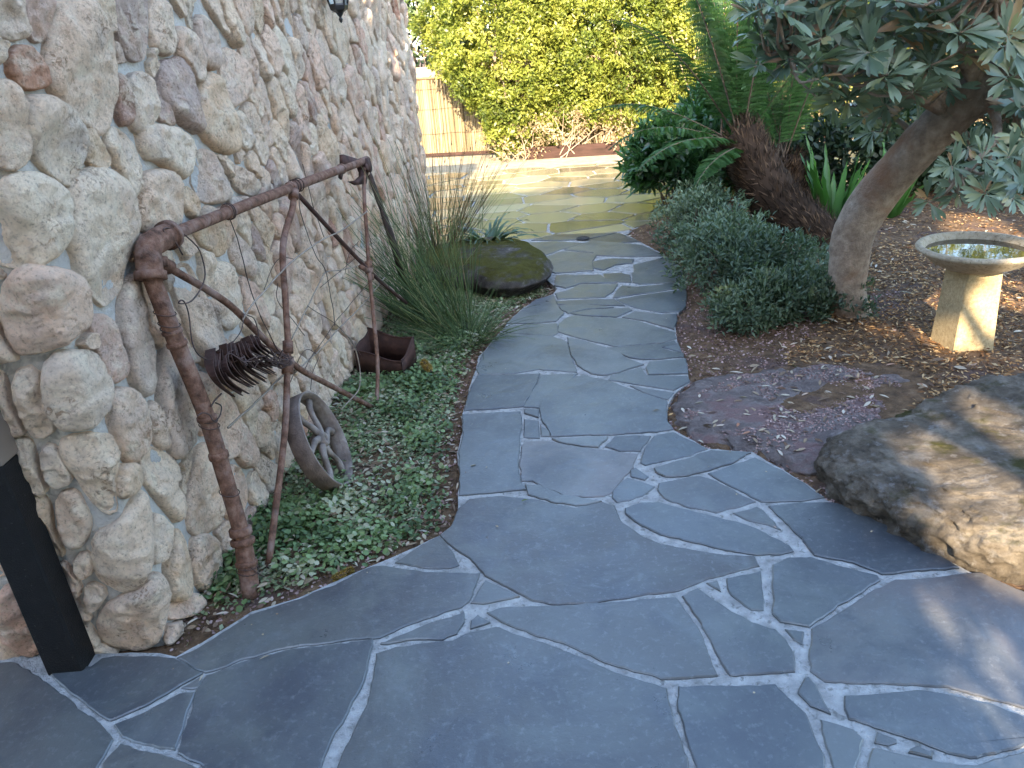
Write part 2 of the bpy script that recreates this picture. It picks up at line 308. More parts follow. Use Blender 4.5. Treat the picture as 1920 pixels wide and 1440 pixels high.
def leaf_geo(O, D, Nn, L, W, tm):
    T, Fc = tm; n = len(O); D = nrm(D); S = nrm(np.cross(D, Nn)); U = np.cross(S, D)
    L = np.broadcast_to(L, (n,)); W = np.broadcast_to(W, (n,))
    V = O[:, None, :]+(L[:, None]*T[None, :, 1])[..., None]*D[:, None, :]+(W[:, None]*T[None, :, 0])[..., None]*S[:, None, :]+(L[:, None]*T[None, :, 2])[..., None]*U[:, None, :]
    k = len(T); Fa = np.array(Fc); Fa = (Fa[None]+(np.arange(n)*k)[:, None, None]).reshape(-1, 4)
    return V.reshape(-1, 3), Fa, k
def leaves(name, O, D, Nn, L, W, tm, mat, parent=None, rnd=None):
    V, Fa, k = leaf_geo(O, D, Nn, L, W, tm)
    r = RNG.random(len(O)) if rnd is None else rnd
    return mesh(name, V, Fa, mat, parent, True, np.repeat(r, k))
def rvec(n): return nrm(RNG.normal(size=(n, 3)))
HOLES = []  # sun rays along which leaves of the unseen casters are left out
def keep_mask(O):
    k = np.ones(len(O), bool)
    for p, r in HOLES:
        w = O-np.array(p); t = w@SUN; dd = np.linalg.norm(w-t[:, None]*SUN, axis=1); k &= ~((t > 3.5) & (dd < r))
    return k
def cluster_foliage(C, Nout, per, spread, L, W, tm, mat, name, parent, upb=.35, flat=.5, tone=None, zmin=None):
    """leaves gathered in clumps round the points C, turned mostly along Nout"""
    n = len(C); i = np.repeat(np.arange(n), per); m = n*per
    d = nrm(rvec(m)*.9+Nout[i]*.55+np.array([0, 0, upb]))
    O = C[i]+rvec(m)*(spread*RNG.random(m)**.6)[:, None]
    Nn = nrm(Nout[i]*.6+rvec(m)*.7+np.array([0, 0, flat]))
    t = np.clip((RNG.random(n) if tone is None else tone)[i]*.6+RNG.random(m)*.4, 0, 1)
    ls = L*(.65+.7*RNG.random(m)); ws = W*(.7+.6*RNG.random(m))
    if zmin is not None: k = O[:, 2] > zmin; O, d, Nn, ls, ws, t = O[k], d[k], Nn[k], ls[k], ws[k], t[k]
    if HOLES: k = keep_mask(O); O, d, Nn, ls, ws, t = O[k], d[k], Nn[k], ls[k], ws[k], t[k]
    return leaves(name, O, d, Nn, ls, ws, tm, mat, parent, t)
def shell_pts(c, r, n, inner=.55, lump=.22, ls=2.2, seed=0, zlo=-.9):
    d = rvec(n*2); d = d[d[:, 2] > zlo][:n]; k = 1+lump*fbm(d*1.0+np.array(c)*.37, ls, 3, seed)*1.6
    rad = inner+(1-inner)*RNG.random(len(d))**.6
    return np.array(c)+d*np.array(r)*(k*rad)[:, None], nrm(d/np.array(r))
def bush(name, label, cat, group, c, r, ncl, per, spread, L, W, tm, mat, stems=5, seed=0, inner=.55, lump=.22, zlo=-.9, stemmat='twig', upb=.35, z0=0, sr=.012):
    root = empty(name, (c[0], c[1], z0), label, cat, group)
    C, Nn = shell_pts(c, r, ncl, inner, lump, 2.2, seed, zlo); k = C[:, 2] > z0+.04; C, Nn = C[k], Nn[k]
    cluster_foliage(C, Nn, per, spread, L, W, tm, M[mat], 'foliage', root, upb, tone=np.clip(.5+fbm(C, 3, 2, seed+5)*.9+RNG.normal(size=len(C))*.12, 0, 1), zmin=z0+.01)
    mb = MB()
    for s in range(stems):
        a = RNG.random()*6.28; q = C[RNG.integers(len(C))]; b0 = np.array([c[0]+.25*r[0]*math.cos(a), c[1]+.25*r[1]*math.sin(a), z0-.03])
        mid = (b0*.55+q*.45)+np.array([0, 0, .1*r[2]])+RNG.normal(size=3)*.05*r[0]
        P = spline([b0, mid, q], 9); mb.add(*tube_geo(P, np.linspace(sr, sr*.35, 9), 6))
    mb.build('stem', M[stemmat], root); return root
# ------------------------------------------------------------------ path outline
PL_LEFT = [(0, 1246), (188, 1221), (300, 1222), (330, 1228), (380, 1203), (470, 1146), (560, 1118), (610, 1096), (700, 1057), (740, 1041), (822, 1002), (845, 985), (857, 962), (858, 935), (862, 890), (858, 850), (867, 810), (866, 782), (872, 760), (880, 722), (893, 692), (898, 666), (915, 648), (935, 624), (952, 604), (975, 580), (1007, 560), (1035, 551), (1045, 540), (1020, 520), (960, 470), (930, 450)]
PL_RIGHT = [(1165, 434), (1200, 452), (1245, 476), (1272, 500), (1282, 520), (1285, 547), (1285, 573), (1270, 588), (1266, 602), (1268, 625), (1270, 640), (1280, 660), (1288, 676), (1291, 700), (1293, 716), (1266, 735), (1253, 755), (1250, 790), (1264, 806), (1328, 840), (1412, 846), (1470, 880), (1512, 905), (1550, 935), (1570, 946), (1640, 975), (1700, 1008), (1760, 1038), (1815, 1068), (1870, 1090), (1925, 1108)]
WL = [G(*p)[:2] for p in PL_LEFT]; WR = [G(*p)[:2] for p in PL_RIGHT]
OUT = [(-5, -2.5), (-5, 1.93)]+[(WL[0][0], 1.93)]+WL[1:]+WR+[(2.3, 1.55), (4.2, 1.2), (4.2, -2.5)]
OUT = np.array(OUT)
def inpoly(P, poly):
    x, y = P[:, 0], P[:, 1]; r = np.zeros(len(P), bool); n = len(poly); j = n-1
    for i in range(n):
        xi, yi = poly[i]; xj, yj = poly[j]
        c = ((yi > y) != (yj > y)) & (x < (xj-xi)*(y-yi)/((yj-yi)+1e-12)+xi); r ^= c; j = i
    return r
def dseg(P, poly, closed=True):
    P = P[:, :2]; d = np.full(len(P), 1e9); n = len(poly)
    for i in range(n if closed else n-1):
        a = np.array(poly[i]); b = np.array(poly[(i+1) % n]); ab = b-a; t = np.clip(((P-a)@ab)/(ab@ab+1e-12), 0, 1)
        d = np.minimum(d, np.linalg.norm(P-a-t[:, None]*ab, axis=1))
    return d
YR = np.array([p[1] for p in WR]); XR = np.array([p[0] for p in WR]); _o = np.argsort(YR)
def path_right(y): return np.interp(y, YR[_o], XR[_o])
def gz(P):
    """height of the ground"""
    P = np.atleast_2d(P); x, y = P[:, 0], P[:, 1]; Q = np.c_[x, y, x*0]
    d = x-path_right(y); up = np.clip(d/1.0, 0, 1); up = up*up*(3-2*up)*.05*np.clip((9-y)/2, 0, 1)
    z = -.028+fbm(Q, 2.2, 3, 3)*.018+fbm(Q, 9, 2, 8)*.006+np.where(d > 0, up+.012, 0)
    return z
# ground sheet: fine near, coarse far
gx = np.unique(np.r_[np.linspace(-60, -6, 10), np.arange(-6, 9, .07), np.linspace(9, 60, 10)]); gy = np.unique(np.r_[np.linspace(-60, -4, 10), np.arange(-4, 14, .07), np.linspace(14, 80, 12)])
XX, YY = np.meshgrid(gx, gy); P = np.c_[XX.ravel(), YY.ravel()]
Z = gz(P); Z = np.where((P[:, 0] < -8) | (P[:, 0] > 10) | (P[:, 1] > 15), -.05, Z)
nx = len(gx); ny = len(gy); I = (np.arange(ny-1)[:, None]*nx+np.arange(nx-1)[None]).ravel()
DRV = np.array([(-1.5, 6.9), (-.55, 6.72), (.05, 6.66), (.24, 6.63), (1.10, 6.58), (1.2, 6.75), (1.75, 7.1), (2.4, 7.6), (6.5, 8.2), (7.5, 10.2), (1.6, 10.35), (-1.0, 10.75), (-6, 11.3), (-6, 6.95)])
inside = inpoly(P, OUT) & (dseg(P, OUT) > .05) | (inpoly(P, DRV) & (dseg(P, DRV) > .05)); Z = np.where(inside, -.07, Z)
go = mesh('ground', np.c_[P, Z], np.stack([I, I+1, I+nx+1, I+nx], 1), M['soil']); tag(go, kind='structure')
# ------------------------------------------------------------------ paving
def noisy(poly, step, amp, seed):
    out = []; n = len(poly)
    for i in range(n):
        a = np.array(poly[i], float); b = np.array(poly[(i+1) % n], float); k = max(1, int(np.linalg.norm(b-a)/step))
        for j in range(k): out.append(a+(b-a)*j/k)
    out = np.array(out); Q = np.c_[out, np.full(len(out), seed*3.1)]
    return out+np.c_[fbm(Q, 16, 3, seed), fbm(Q, 16, 3, seed+50)]*amp+np.c_[fbm(Q, 55, 2, seed+9), fbm(Q, 55, 2, seed+59)]*amp*.45
def area(p): x, y = p[:, 0], p[:, 1]; return .5*np.sum(x*np.roll(y, -1)-y*np.roll(x, -1))
def inset(p, d):
    t = nrm(np.roll(p, -1, 0)-np.roll(p, 1, 0)); return p+np.c_[-t[:, 1], t[:, 0]]*d
def slab(mb, poly, z0, z1, seed, amp=.006, r=.5, m=0, step=.014):
    p = noisy(poly, step, amp, seed)
    if area(p) < 0: p = p[::-1]
    n = len(p); q = inset(p, .004); V = np.vstack([np.c_[p, np.full(n, z0)], np.c_[p, np.full(n, z1-.003)], np.c_[q, np.full(n, z1)]])
    V[n:2*n, 2] += fbm(V[n:2*n], 12, 2, seed)*.0015
    Fc = [(i, (i+1) % n, n+(i+1) % n, n+i) for i in range(n)]+[(n+i, n+(i+1) % n, 2*n+(i+1) % n, 2*n+i) for i in range(n)]+[tuple(range(2*n, 3*n))]
    mb.add(V, Fc, r, m)
SL = [
[(-60,1245),(20,1240),(45,1250),(75,1270),(100,1290),(125,1310),(145,1330),(175,1347),(212,1387),(180,1440),(160,1480),(-100,1480)],
[(97,1264),(112,1254),(170,1250),(190,1235),(215,1231),(300,1230),(325,1235),(378,1262),(330,1290),(270,1323),(205,1350),(165,1322),(125,1292)],
[(341,1289),(377,1268),(374,1287),(360,1290)],
[(212,1358),(275,1334),(335,1300),(364,1297),(352,1330),(328,1405),(300,1400),(250,1390),(227,1382)],
[(228,1395),(260,1405),(320,1422),(378,1447),(400,1480),(178,1480),(195,1432)],
[(333,1233),(380,1210),(470,1152),(560,1123),(620,1099),(700,1062),(735,1063),(800,1073),(900,1076),(876,1128),(865,1138),(800,1157),(760,1174),(712,1196),(690,1194),(640,1202),(600,1208),(540,1214),(450,1237),(395,1259),(384,1261)],
[(387,1266),(450,1242),(540,1219),(640,1207),(699,1199),(690,1240),(680,1280),(655,1330),(620,1390),(585,1480),(402,1480),(380,1438),(335,1412),(340,1390),(358,1335),(370,1290)],
[(742,1053),(770,1035),(822,1004),(845,1032),(858,1058),(840,1064),(800,1063)],
[(716,1206),(740,1196),(800,1171),(862,1151),(868,1147),(870,1165),(855,1188),(830,1198),(770,1200),(740,1204)],
[(708,1225),(740,1214),(790,1207),(850,1201),(872,1190),(930,1176),(960,1187),(1000,1200),(1050,1217),(1100,1240),(1150,1260),(1200,1275),(1230,1283),(1250,1290),(1254,1320),(1266,1360),(1286,1420),(1300,1480),(612,1480),(650,1400),(688,1320),(702,1270)],
[(884,1164),(896,1153),(918,1167),(882,1178)],
[(884,1130),(912,1088),(945,1104),(973,1119),(935,1126),(905,1132)],
[(915,1148),(940,1139),(990,1137),(1040,1137),(1120,1130),(1200,1124),(1268,1120),(1275,1128),(1308,1180),(1330,1225),(1344,1268),(1300,1270),(1240,1272),(1200,1262),(1130,1240),(1060,1205),(1000,1188),(940,1165)],
[(826,1002),(845,987),(860,952),(880,935),(935,930),(1000,935),(1040,945),(1080,952),(1130,941),(1150,948),(1163,975),(1198,1002),(1240,1020),(1300,1032),(1360,1041),(1412,1043),(1422,1060),(1380,1070),(1330,1083),(1270,1106),(1200,1116),(1100,1129),(1040,1131),(1000,1126),(962,1106),(910,1078),(882,1048),(850,1025)],
[(868,777),(880,778),(930,774),(974,772),(977,800),(971,840),(969,880),(974,905),(985,917),(940,921),(900,924),(863,928),(864,890),(861,850),(870,810)],
[(874,768),(881,735),(896,705),(960,703),(1010,701),(1000,725),(980,761),(930,765)],
[(940,624),(1035,631),(1060,641),(1065,660),(1072,680),(1081,696),(1010,691),(960,699),(900,701),(897,693),(905,668),(918,650)],
[(1015,704),(1083,701),(1070,709),(1035,730),(1013,754),(1011,764),(985,762),(1005,727)],
[(1083,706),(1095,705),(1140,715),(1200,736),(1249,753),(1248,765),(1248,790),(1260,804),(1230,808),(1150,813),(1034,816),(1031,805),(1018,785),(1013,765),(1019,748),(1041,730)],
[(985,768),(1009,769),(1009,782),(986,774)],[(985,786),(1008,789),(1009,821),(984,819)],[(1015,797),(1027,808),(1029,817),(1017,817)],
[(1035,824),(1100,821),(1138,819),(1121,837),(1090,835),(1050,828)],
[(1152,819),(1200,817),(1218,817),(1199,844),(1165,843),(1136,838)],
[(986,827),(1035,828),(1060,834),(1120,843),(1193,851),(1186,875),(1174,889),(1145,923),(1130,928),(1100,930),(1060,928),(1020,913),(1000,900),(979,902),(976,870),(979,835)],
[(988,908),(1010,909),(1050,927),(1100,935),(1128,938),(1080,947),(1040,940),(990,927)],
[(1228,817),(1262,810),(1325,841),(1290,853),(1210,871),(1203,867),(1208,850),(1224,822)],
[(1228,878),(1300,857),(1332,845),(1408,849),(1370,868),(1310,886),(1290,891),(1245,893),(1234,887)],
[(1184,882),(1190,877),(1214,894),(1210,899),(1184,892)],
[(1150,921),(1160,908),(1177,897),(1210,905),(1228,910),(1205,928),(1180,936),(1155,940),(1149,934)],
[(1236,906),(1250,903),(1310,892),(1338,901),(1380,922),(1416,940),(1370,953),(1345,960),(1290,949),(1245,933),(1233,918)],
[(1329,888),(1415,858),(1470,884),(1508,907),(1543,932),(1500,938),(1427,940),(1390,920),(1352,900)],
[(1173,954),(1200,943),(1240,943),(1290,957),(1340,969),(1390,981),(1430,997),(1478,1022),(1485,1031),(1465,1038),(1420,1040),(1360,1030),(1290,1013),(1240,1001),(1200,983),(1174,962)],
[(1375,962),(1420,951),(1429,956),(1448,975),(1462,992),(1440,983),(1400,973)],
[(1442,949),(1500,944),(1560,942),(1600,956),(1660,986),(1700,1011),(1760,1041),(1798,1064),(1700,1070),(1655,1076),(1600,1053),(1525,1040),(1507,1010),(1480,985)],
[(1452,1059),(1480,1047),(1520,1044),(1570,1060),(1646,1080),(1650,1087),(1600,1118),(1550,1149),(1515,1173),(1465,1165),(1451,1150),(1449,1100)],
[(1363,1083),(1425,1070),(1431,1110),(1431,1144),(1410,1143),(1370,1114),(1366,1102)],
[(1325,1092),(1345,1089),(1351,1108)],
[(1282,1118),(1308,1103),(1330,1120),(1370,1147),(1410,1167),(1452,1181),(1473,1200),(1488,1225),(1490,1258),(1440,1261),(1367,1265),(1352,1240),(1322,1180)],
[(1472,1180),(1508,1184),(1503,1207),(1490,1199)],
[(1524,1180),(1560,1158),(1640,1106),(1680,1087),(1760,1081),(1838,1074),(1925,1112),(2030,1160),(2030,1352),(1920,1326),(1850,1308),(1780,1288),(1700,1283),(1620,1279),(1545,1277),(1522,1260),(1513,1230)],
[(1507,1272),(1515,1270),(1530,1292),(1556,1338),(1520,1323),(1497,1300)],
[(1587,1306),(1640,1300),(1720,1295),(1780,1302),(1860,1322),(1925,1345),(2030,1372),(1925,1392),(1870,1412),(1820,1420),(1780,1412),(1720,1387),(1640,1363),(1592,1347),(1582,1330)],
[(1271,1287),(1360,1287),(1455,1284),(1475,1302),(1509,1340),(1528,1380),(1543,1415),(1555,1480),(1318,1480),(1290,1400),(1273,1330)],
[(1538,1348),(1600,1367),(1618,1385),(1613,1420),(1600,1480),(1572,1480),(1548,1390)],
[(1644,1372),(1680,1387),(1680,1392),(1665,1396),(1642,1391)],[(1707,1404),(1720,1399),(1748,1412),(1748,1421),(1702,1409)],
[(1637,1402),(1700,1417),(1780,1432),(1830,1434),(1900,1414),(2030,1382),(2030,1480),(1616,1480),(1626,1440)],
[(953,606),(1008,562),(1036,553),(1042,573),(1054,588),(1040,601),(1000,605)],
[(943,619),(949,612),(1000,609),(1041,607),(1043,624),(1036,628),(996,625),(960,623)],
[(1049,608),(1065,596),(1075,592),(1120,596),(1150,597),(1165,597),(1200,604),(1262,624),(1265,634),(1240,641),(1150,648),(1110,638),(1065,626),(1049,621)],
[(1067,633),(1090,639),(1130,651),(1160,663),(1175,673),(1203,683),(1160,696),(1130,702),(1110,699),(1086,684),(1071,660)],
[(1138,653),(1240,646),(1265,639),(1268,645),(1238,651),(1250,658),(1279,664),(1282,668),(1210,673),(1180,669)],
[(1247,651),(1270,643),(1276,659)],[(1219,680),(1284,674),(1288,699),(1217,701),(1214,690)],
[(1147,704),(1203,689),(1211,704),(1288,706),(1290,714),(1263,730),(1200,720),(1142,711)],
[(1180,724),(1262,737),(1252,748),(1215,737)],
[(1072,588),(1110,581),(1180,579),(1182,581),(1155,593),(1110,591),(1082,589)],
[(1050,574),(1070,570),(1120,574),(1150,575),(1100,578),(1065,586),(1056,581)],
[(1043,566),(1100,563),(1150,562),(1170,572),(1110,570),(1046,570)],
[(1158,562),(1220,552),(1283,542),(1283,573),(1273,583),(1240,584),(1195,576),(1175,569)],
[(1192,584),(1240,591),(1268,588),(1265,600),(1265,616),(1210,600),(1170,594)],
[(1086,534),(1158,534),(1147,545),(1134,556),(1047,559),(1044,550),(1065,546),(1080,539)],
[(1167,536),(1195,539),(1260,532),(1281,538),(1220,547),(1150,557),(1160,544)],
[(1193,510),(1190,497),(1250,482),(1272,500),(1282,528),(1200,531),(1190,529),(1188,512)],
[(1045,517),(1125,516),(1130,521),(1155,529),(1090,530),(1060,539),(1043,535)],
[(1133,514),(1165,512),(1178,516),(1181,529),(1150,526),(1137,520)],
[(1010,488),(1055,472),(1118,477),(1107,492),(1110,506),(1042,511),(1025,505)],
[(1114,491),(1140,486),(1188,487),(1184,492),(1150,496),(1130,506),(1117,502)],
[(1062,468),(1110,452),(1200,460),(1243,479),(1190,480),(1120,478),(1115,473)],
[(975,456),(1040,453),(1093,456),(1050,467),(1010,482),(985,474)],
[(1100,450),(1160,437),(1198,453),(1150,455)],[(1000,450),(1040,441),(1155,437),(1098,448),(1040,450)]]
def clip(poly, a, n):
    out = []; m = len(poly)
    for i in range(m):
        p, q = poly[i], poly[(i+1) % m]; dp = (p-a)@n; dq = (q-a)@n
        if dp <= 0: out.append(p)
        if dp*dq < 0: out.append(p+(q-p)*dp/(dp-dq))
    return out
def vor_cells(S, bb, met=(1, 1)):
    met = np.array(met, float); out = []
    for i, s in enumerate(S):
        poly = [np.array(p, float) for p in [(bb[0], bb[1]), (bb[2], bb[1]), (bb[2], bb[3]), (bb[0], bb[3])]]
        d = np.linalg.norm((S-s)*met, axis=1)
        for j in np.argsort(d)[1:20]:
            n = (S[j]-s)*met*met; poly = clip(poly, (s+S[j])/2, n)
            if len(poly) < 3: break
        if len(poly) >= 3: out.append(np.array(poly))
    return out
def shrink(p, d):
    if area(p) < 0: p = p[::-1]
    n = len(p); out = []
    for i in range(n):
        a, b, c = p[i-1], p[i], p[(i+1) % n]; t1 = nrm(b-a); t2 = nrm(c-b); n1 = np.array([-t1[1], t1[0]]); n2 = np.array([-t2[1], t2[0]])
        bis = n1+n2; k = (bis@bis); out.append(b+bis*min(2*d/(k+1e-6), 3*d))
    return np.array(out)
def poisson(bb, d, met=(1, 1), tries=4000, rg=None, ok=None):
    rg = rg or RNG; met = np.array(met); S = []
    for _ in range(tries):
        p = np.array([rg.uniform(bb[0], bb[2]), rg.uniform(bb[1], bb[3])])
        if ok and not ok(p): continue
        if all(np.linalg.norm((p-q)*met) > d for q in S): S.append(p)
    return np.array(S)
mb = MB()
n = len(OUT); no = noisy(OUT, .04, .008, 77)
if area(no) < 0: no = no[::-1]
n = len(no); V = np.vstack([np.c_[no, np.full(n, -.08)], np.c_[no, np.full(n, -.005)]])
mb.add(V, [(i, (i+1) % n, n+(i+1) % n, n+i) for i in range(n)]+[tuple(range(n, 2*n))], .5, 1)
for k, pl in enumerate(SL):
    w = np.array([G(*p)[:2] for p in pl])
    if area(w) < 0: w = w[::-1]
    yc = w[:, 1].mean(); w = inset(w, -float(np.interp(yc, [1.5, 2.6, 3.3, 4.2, 5.5, 6.5], [.0015, .004, .008, .012, .016, .018])))
    slab(mb, w, -.03, .0+.004*RNG.random(), 100+k, .0075 if len(pl) > 5 else .003, RNG.random(), 0)
# paving carries on behind and beside the traced slabs
S = poisson((-3.6, -2.3, 3.9, 1.9), .42, tries=900)
for k, c in enumerate(vor_cells(S, (-4.9, -2.4, 4.1, 1.88))):
    ok = True
    c = shrink(c, .012)
    cc = c.mean(0); pts = np.vstack([c, cc[None], (c+cc)/2])
    pr = []
    for q in pts:
        d = np.array([q[0], q[1], 0])-CC; z = d@CF; pr.append((960+F_PX*(d@CX)/max(z, 1e-3), 720-F_PX*(d@CY)/max(z, 1e-3), z))
    if any(z > 0 and -30 < x < 1985 and y < 1462 for x, y, z in pr): continue
    if not inpoly(c, OUT).all(): continue
    slab(mb, c, -.03, .003*RNG.random(), 500+k, .006, RNG.random(), 0, .05)
po = mb.build('path', [M['slate'], M['mortar']], None, False); tag(po, kind='structure')
# driveway beyond
mb = MB(); no = noisy(DRV, .1, .01, 5)
if area(no) < 0: no = no[::-1]
n = len(no); mb.add(np.vstack([np.c_[no, np.full(n, -.08)], np.c_[no, np.full(n, -.007)]]), [(i, (i+1) % n, n+(i+1) % n, n+i) for i in range(n)]+[tuple(range(n, 2*n))], .5, 1)
S = poisson((-4, 6.5, 6.5, 11.2), .30, met=(.7, 1.15), tries=5000)
for k, c in enumerate(vor_cells(S, (-4.5, 6.4, 7, 11.4), (.75, 1.1))):
    c = shrink(c, .013)
    if inpoly(c, DRV).all(): slab(mb, c, -.03, .0+.003*RNG.random(), 900+k, .02, RNG.random(), 0, .06)
    elif inpoly(c, DRV).sum() >= 2:
        c2 = [p for p in noisy(c, .05, .0, 1) if inpoly(p[None], DRV)[0]]
        if len(c2) > 4: slab(mb, np.array(c2), -.03, .0+.003*RNG.random(), 900+k, .01, RNG.random(), 0, .06)
do = mb.build('driveway', [M['dslate'], M['mortar']], None, False); tag(do, kind='structure')
# pale verge in front of the fence
xs = np.linspace(-7, 9, 120); V = []; Fv = []
for x in xs:
    ya = 10.42-.11*x; yb = 12.6-.3*min(x, 3); V += [(x, ya+.04*math.sin(x*7)+.03*math.sin(x*17), .0), (x, (ya+yb)/2, .012), (x, yb, .012)]
for i in range(len(xs)-1):
    for j in range(2): Fv.append((i*3+j, i*3+3+j, i*3+4+j, i*3+1+j))
tag(mesh('verge', V, Fv, M['dirt']), kind='structure')
# ------------------------------------------------------------------ stone wall
WA = np.array([-1.150, 1.915, 0]); WB = G(808, 455); WD = nrm((WB-WA)); WLEN = float(np.linalg.norm(WB-WA)); WN = np.array([WD[1], -WD[0], 0]); WH = 2.25
def w2p(s, z, h):
    """wall surface coordinates -> world; s<0 is the end face, s>WLEN turns round the far corner"""
    s = np.asarray(s, float); z = np.asarray(z, float); h = np.asarray(h, float); rc = .05
    main = WA[None]+s[:, None]*WD; front = WA[None]+np.c_[s, s*0, s*0]
    t = np.clip((s+rc)/(2*rc), 0, 1); t = t*t*(3-2*t); base = np.where((s >= 0)[:, None], main, front)
    nn = nrm(np.array([0, -1.0, 0])[None]*(1-t)[:, None]+WN[None]*t[:, None])
    far = WB[None]+(s-WLEN)[:, None]*np.array([-1.0, .1, 0]); t2 = np.clip((s-WLEN+rc)/(2*rc), 0, 1); t2 = t2*t2*(3-2*t2)
    base = np.where((s > WLEN)[:, None], far, base); nn = nrm(nn*(1-t2)[:, None]+np.array([.1, 1.0, 0])[None]*t2[:, None])
    bulge = -.012*np.exp(-(s/.05)**2)
    return base+nn*(h+bulge)[:, None]+np.c_[s*0, s*0, z]
def p2w(px, py):
    p = PL(px, py, WA, WN); s = (p-WA)@WD
    if s >= 0: return (s, p[2])
    p = PL(px, py, WA, (0, 1, 0)); return (p[0]-WA[0], p[2])
ST = [
[(-30,-20),(25,-20),(32,30),(45,60),(20,75),(-30,60)],[(30,-5),(88,-10),(80,45),(68,80),(48,72),(36,35)],
[(98,-15),(135,-15),(165,25),(190,60),(200,110),(200,200),(195,235),(178,252),(160,240),(120,205),(85,165),(78,120),(82,85)],
[(140,-15),(195,-15),(205,20),(205,60),(195,60),(160,20)],[(200,-20),(268,-20),(270,60),(266,105),(250,112),(232,105),(215,70),(205,30)],
[(18,90),(55,92),(78,155),(65,165),(25,165),(5,125)],[(-20,160),(10,150),(28,200),(42,260),(42,305),(20,318),(-20,310)],
[(35,190),(60,182),(95,190),(130,225),(147,265),(145,295),(130,330),(118,350),(85,325),(55,290),(38,245)],
[(152,245),(165,245),(185,280),(203,305),(185,318),(155,305),(150,285)],[(200,240),(225,250),(250,280),(256,320),(250,360),(240,375),(225,335),(208,300),(190,265)],
[(208,140),(230,143),(232,180),(235,232),(220,235),(208,200)],[(236,140),(270,140),(283,180),(287,215),(272,240),(248,248),(238,225)],
[(250,238),(285,235),(330,245),(352,270),(350,300),(338,340),(320,325),(290,300),(265,295)],[(275,5),(308,0),(320,50),(320,100),(300,100),(278,80)],
[(323,50),(345,60),(368,90),(372,150),(360,155),(340,120),(325,100)],[(292,120),(338,110),(350,150),(362,200),(365,250),(355,245),(330,225),(305,200),(295,160)],
[(288,165),(305,200),(322,228),(318,236),(290,220)],[(362,30),(385,35),(410,70),(405,110),(395,132),(375,122),(367,90)],
[(378,140),(395,140),(418,190),(435,270),(430,290),(400,280),(370,255),(358,200)],[(408,100),(425,90),(450,120),(458,165),(450,190),(422,205),(414,170)],
[(0,335),(50,325),(95,340),(116,370),(118,430),(105,470),(85,490),(20,498),(0,490),(-20,400)],
[(128,335),(165,318),(210,325),(235,360),(246,410),(244,450),(228,490),(222,540),(195,575),(170,555),(150,530),(140,500),(120,450),(120,390)],
[(262,330),(285,318),(320,325),(333,360),(333,410),(320,430),(270,435),(251,410),(252,370)],[(338,355),(350,352),(370,385),(363,408),(342,400)],
[(358,290),(385,280),(400,310),(425,360),(420,375),(385,382),(367,370),(355,335)],[(428,310),(450,320),(480,350),(475,370),(430,350)],
[(25,508),(60,500),(110,505),(145,530),(153,570),(150,610),(125,640),(75,657),(40,655),(20,625),(10,570)],
[(160,597),(195,592),(205,625),(225,680),(228,700),(208,718),(192,700),(178,655)],[(145,645),(166,622),(174,650),(160,653)],
[(90,665),(150,655),(180,672),(200,710),(202,745),(185,785),(155,802),(125,798),(100,770),(90,730)],
[(222,565),(243,508),(252,560),(266,610),(278,660),(278,735),(262,740),(246,722),(235,690),(222,630)],
[(255,510),(276,518),(295,565),(302,620),(290,655),(278,640),(268,600),(257,550)],
[(335,500),(355,500),(395,620),(408,670),(398,690),(372,680),(347,640),(325,560),(318,520)],[(395,500),(420,490),(440,530),(450,590),(440,610),(417,620),(400,560)],
[(305,600),(325,655),(345,700),(362,770),(360,800),(332,862),(315,850),(302,790),(292,740),(297,680)],
[(197,745),(225,727),(250,740),(268,800),(266,838),(248,866),(226,860),(212,820),(202,780)],[(270,765),(282,752),(310,800),(320,832),(300,845),(281,825)],
[(30,695),(70,690),(80,740),(105,800),(90,812),(65,815),(45,760)],[(112,830),(150,815),(195,813),(214,830),(217,880),(215,930),(220,955),(200,965),(170,930),(140,880)],
[(82,835),(105,835),(130,875),(135,900),(110,910),(95,890)],[(221,872),(245,870),(256,895),(245,925),(227,933),(221,910)],
[(258,868),(275,838),(300,850),(328,870),(330,895),(315,905),(333,950),(328,982),(310,958),(285,928),(264,900)],
[(367,832),(400,837),(415,880),(418,940),(405,978),(385,998),(362,1000),(347,985),(347,930),(354,880)],
[(110,925),(145,920),(155,945),(170,975),(160,1010),(145,1025),(125,1015),(115,970)],
[(178,1002),(215,985),(245,945),(260,918),(268,960),(272,1010),(272,1070),(260,1100),(225,1104),(195,1088),(178,1060)],
[(277,962),(298,970),(310,990),(303,1040),(287,1058),(278,1048)],[(325,988),(340,1010),(350,1050),(355,1095),(345,1118),(322,1125),(312,1108),(306,1060)],
[(357,1003),(385,1003),(398,1030),(408,1060),(393,1098),(375,1105),(362,1088),(355,1050)],
[(195,1142),(235,1115),(262,1108),(278,1080),(292,1078),(303,1095),(308,1150),(304,1180),(290,1208),(250,1212),(202,1203),(188,1175)],
[(313,1135),(338,1132),(360,1110),(370,1130),(358,1150),(330,1158),(314,1155)],[(145,1040),(170,1035),(175,1068),(160,1078),(148,1070)],
[(165,1090),(203,1105),(178,1145),(163,1130)],[(0,1100),(42,1095),(62,1160),(84,1212),(60,1225),(5,1180)],[(-40,1005),(0,995),(30,1072),(-35,1085)],
[(417,887),(438,872),(458,900),(456,955),(432,982),(414,960)],[(430,625),(452,640),(470,690),(462,720),(445,700),(430,660)],[(345,705),(372,697),(395,720),(400,760),(380,800),(368,780),(358,740)]]
STW = [np.array([p2w(*p) for p in s]) for s in ST]
STW = [inset(p[::-1] if area(p) < 0 else p, -.007) for p in STW]
TILT = math.radians(20); cell = .012; S0, S1 = -3.2, WLEN+1.2
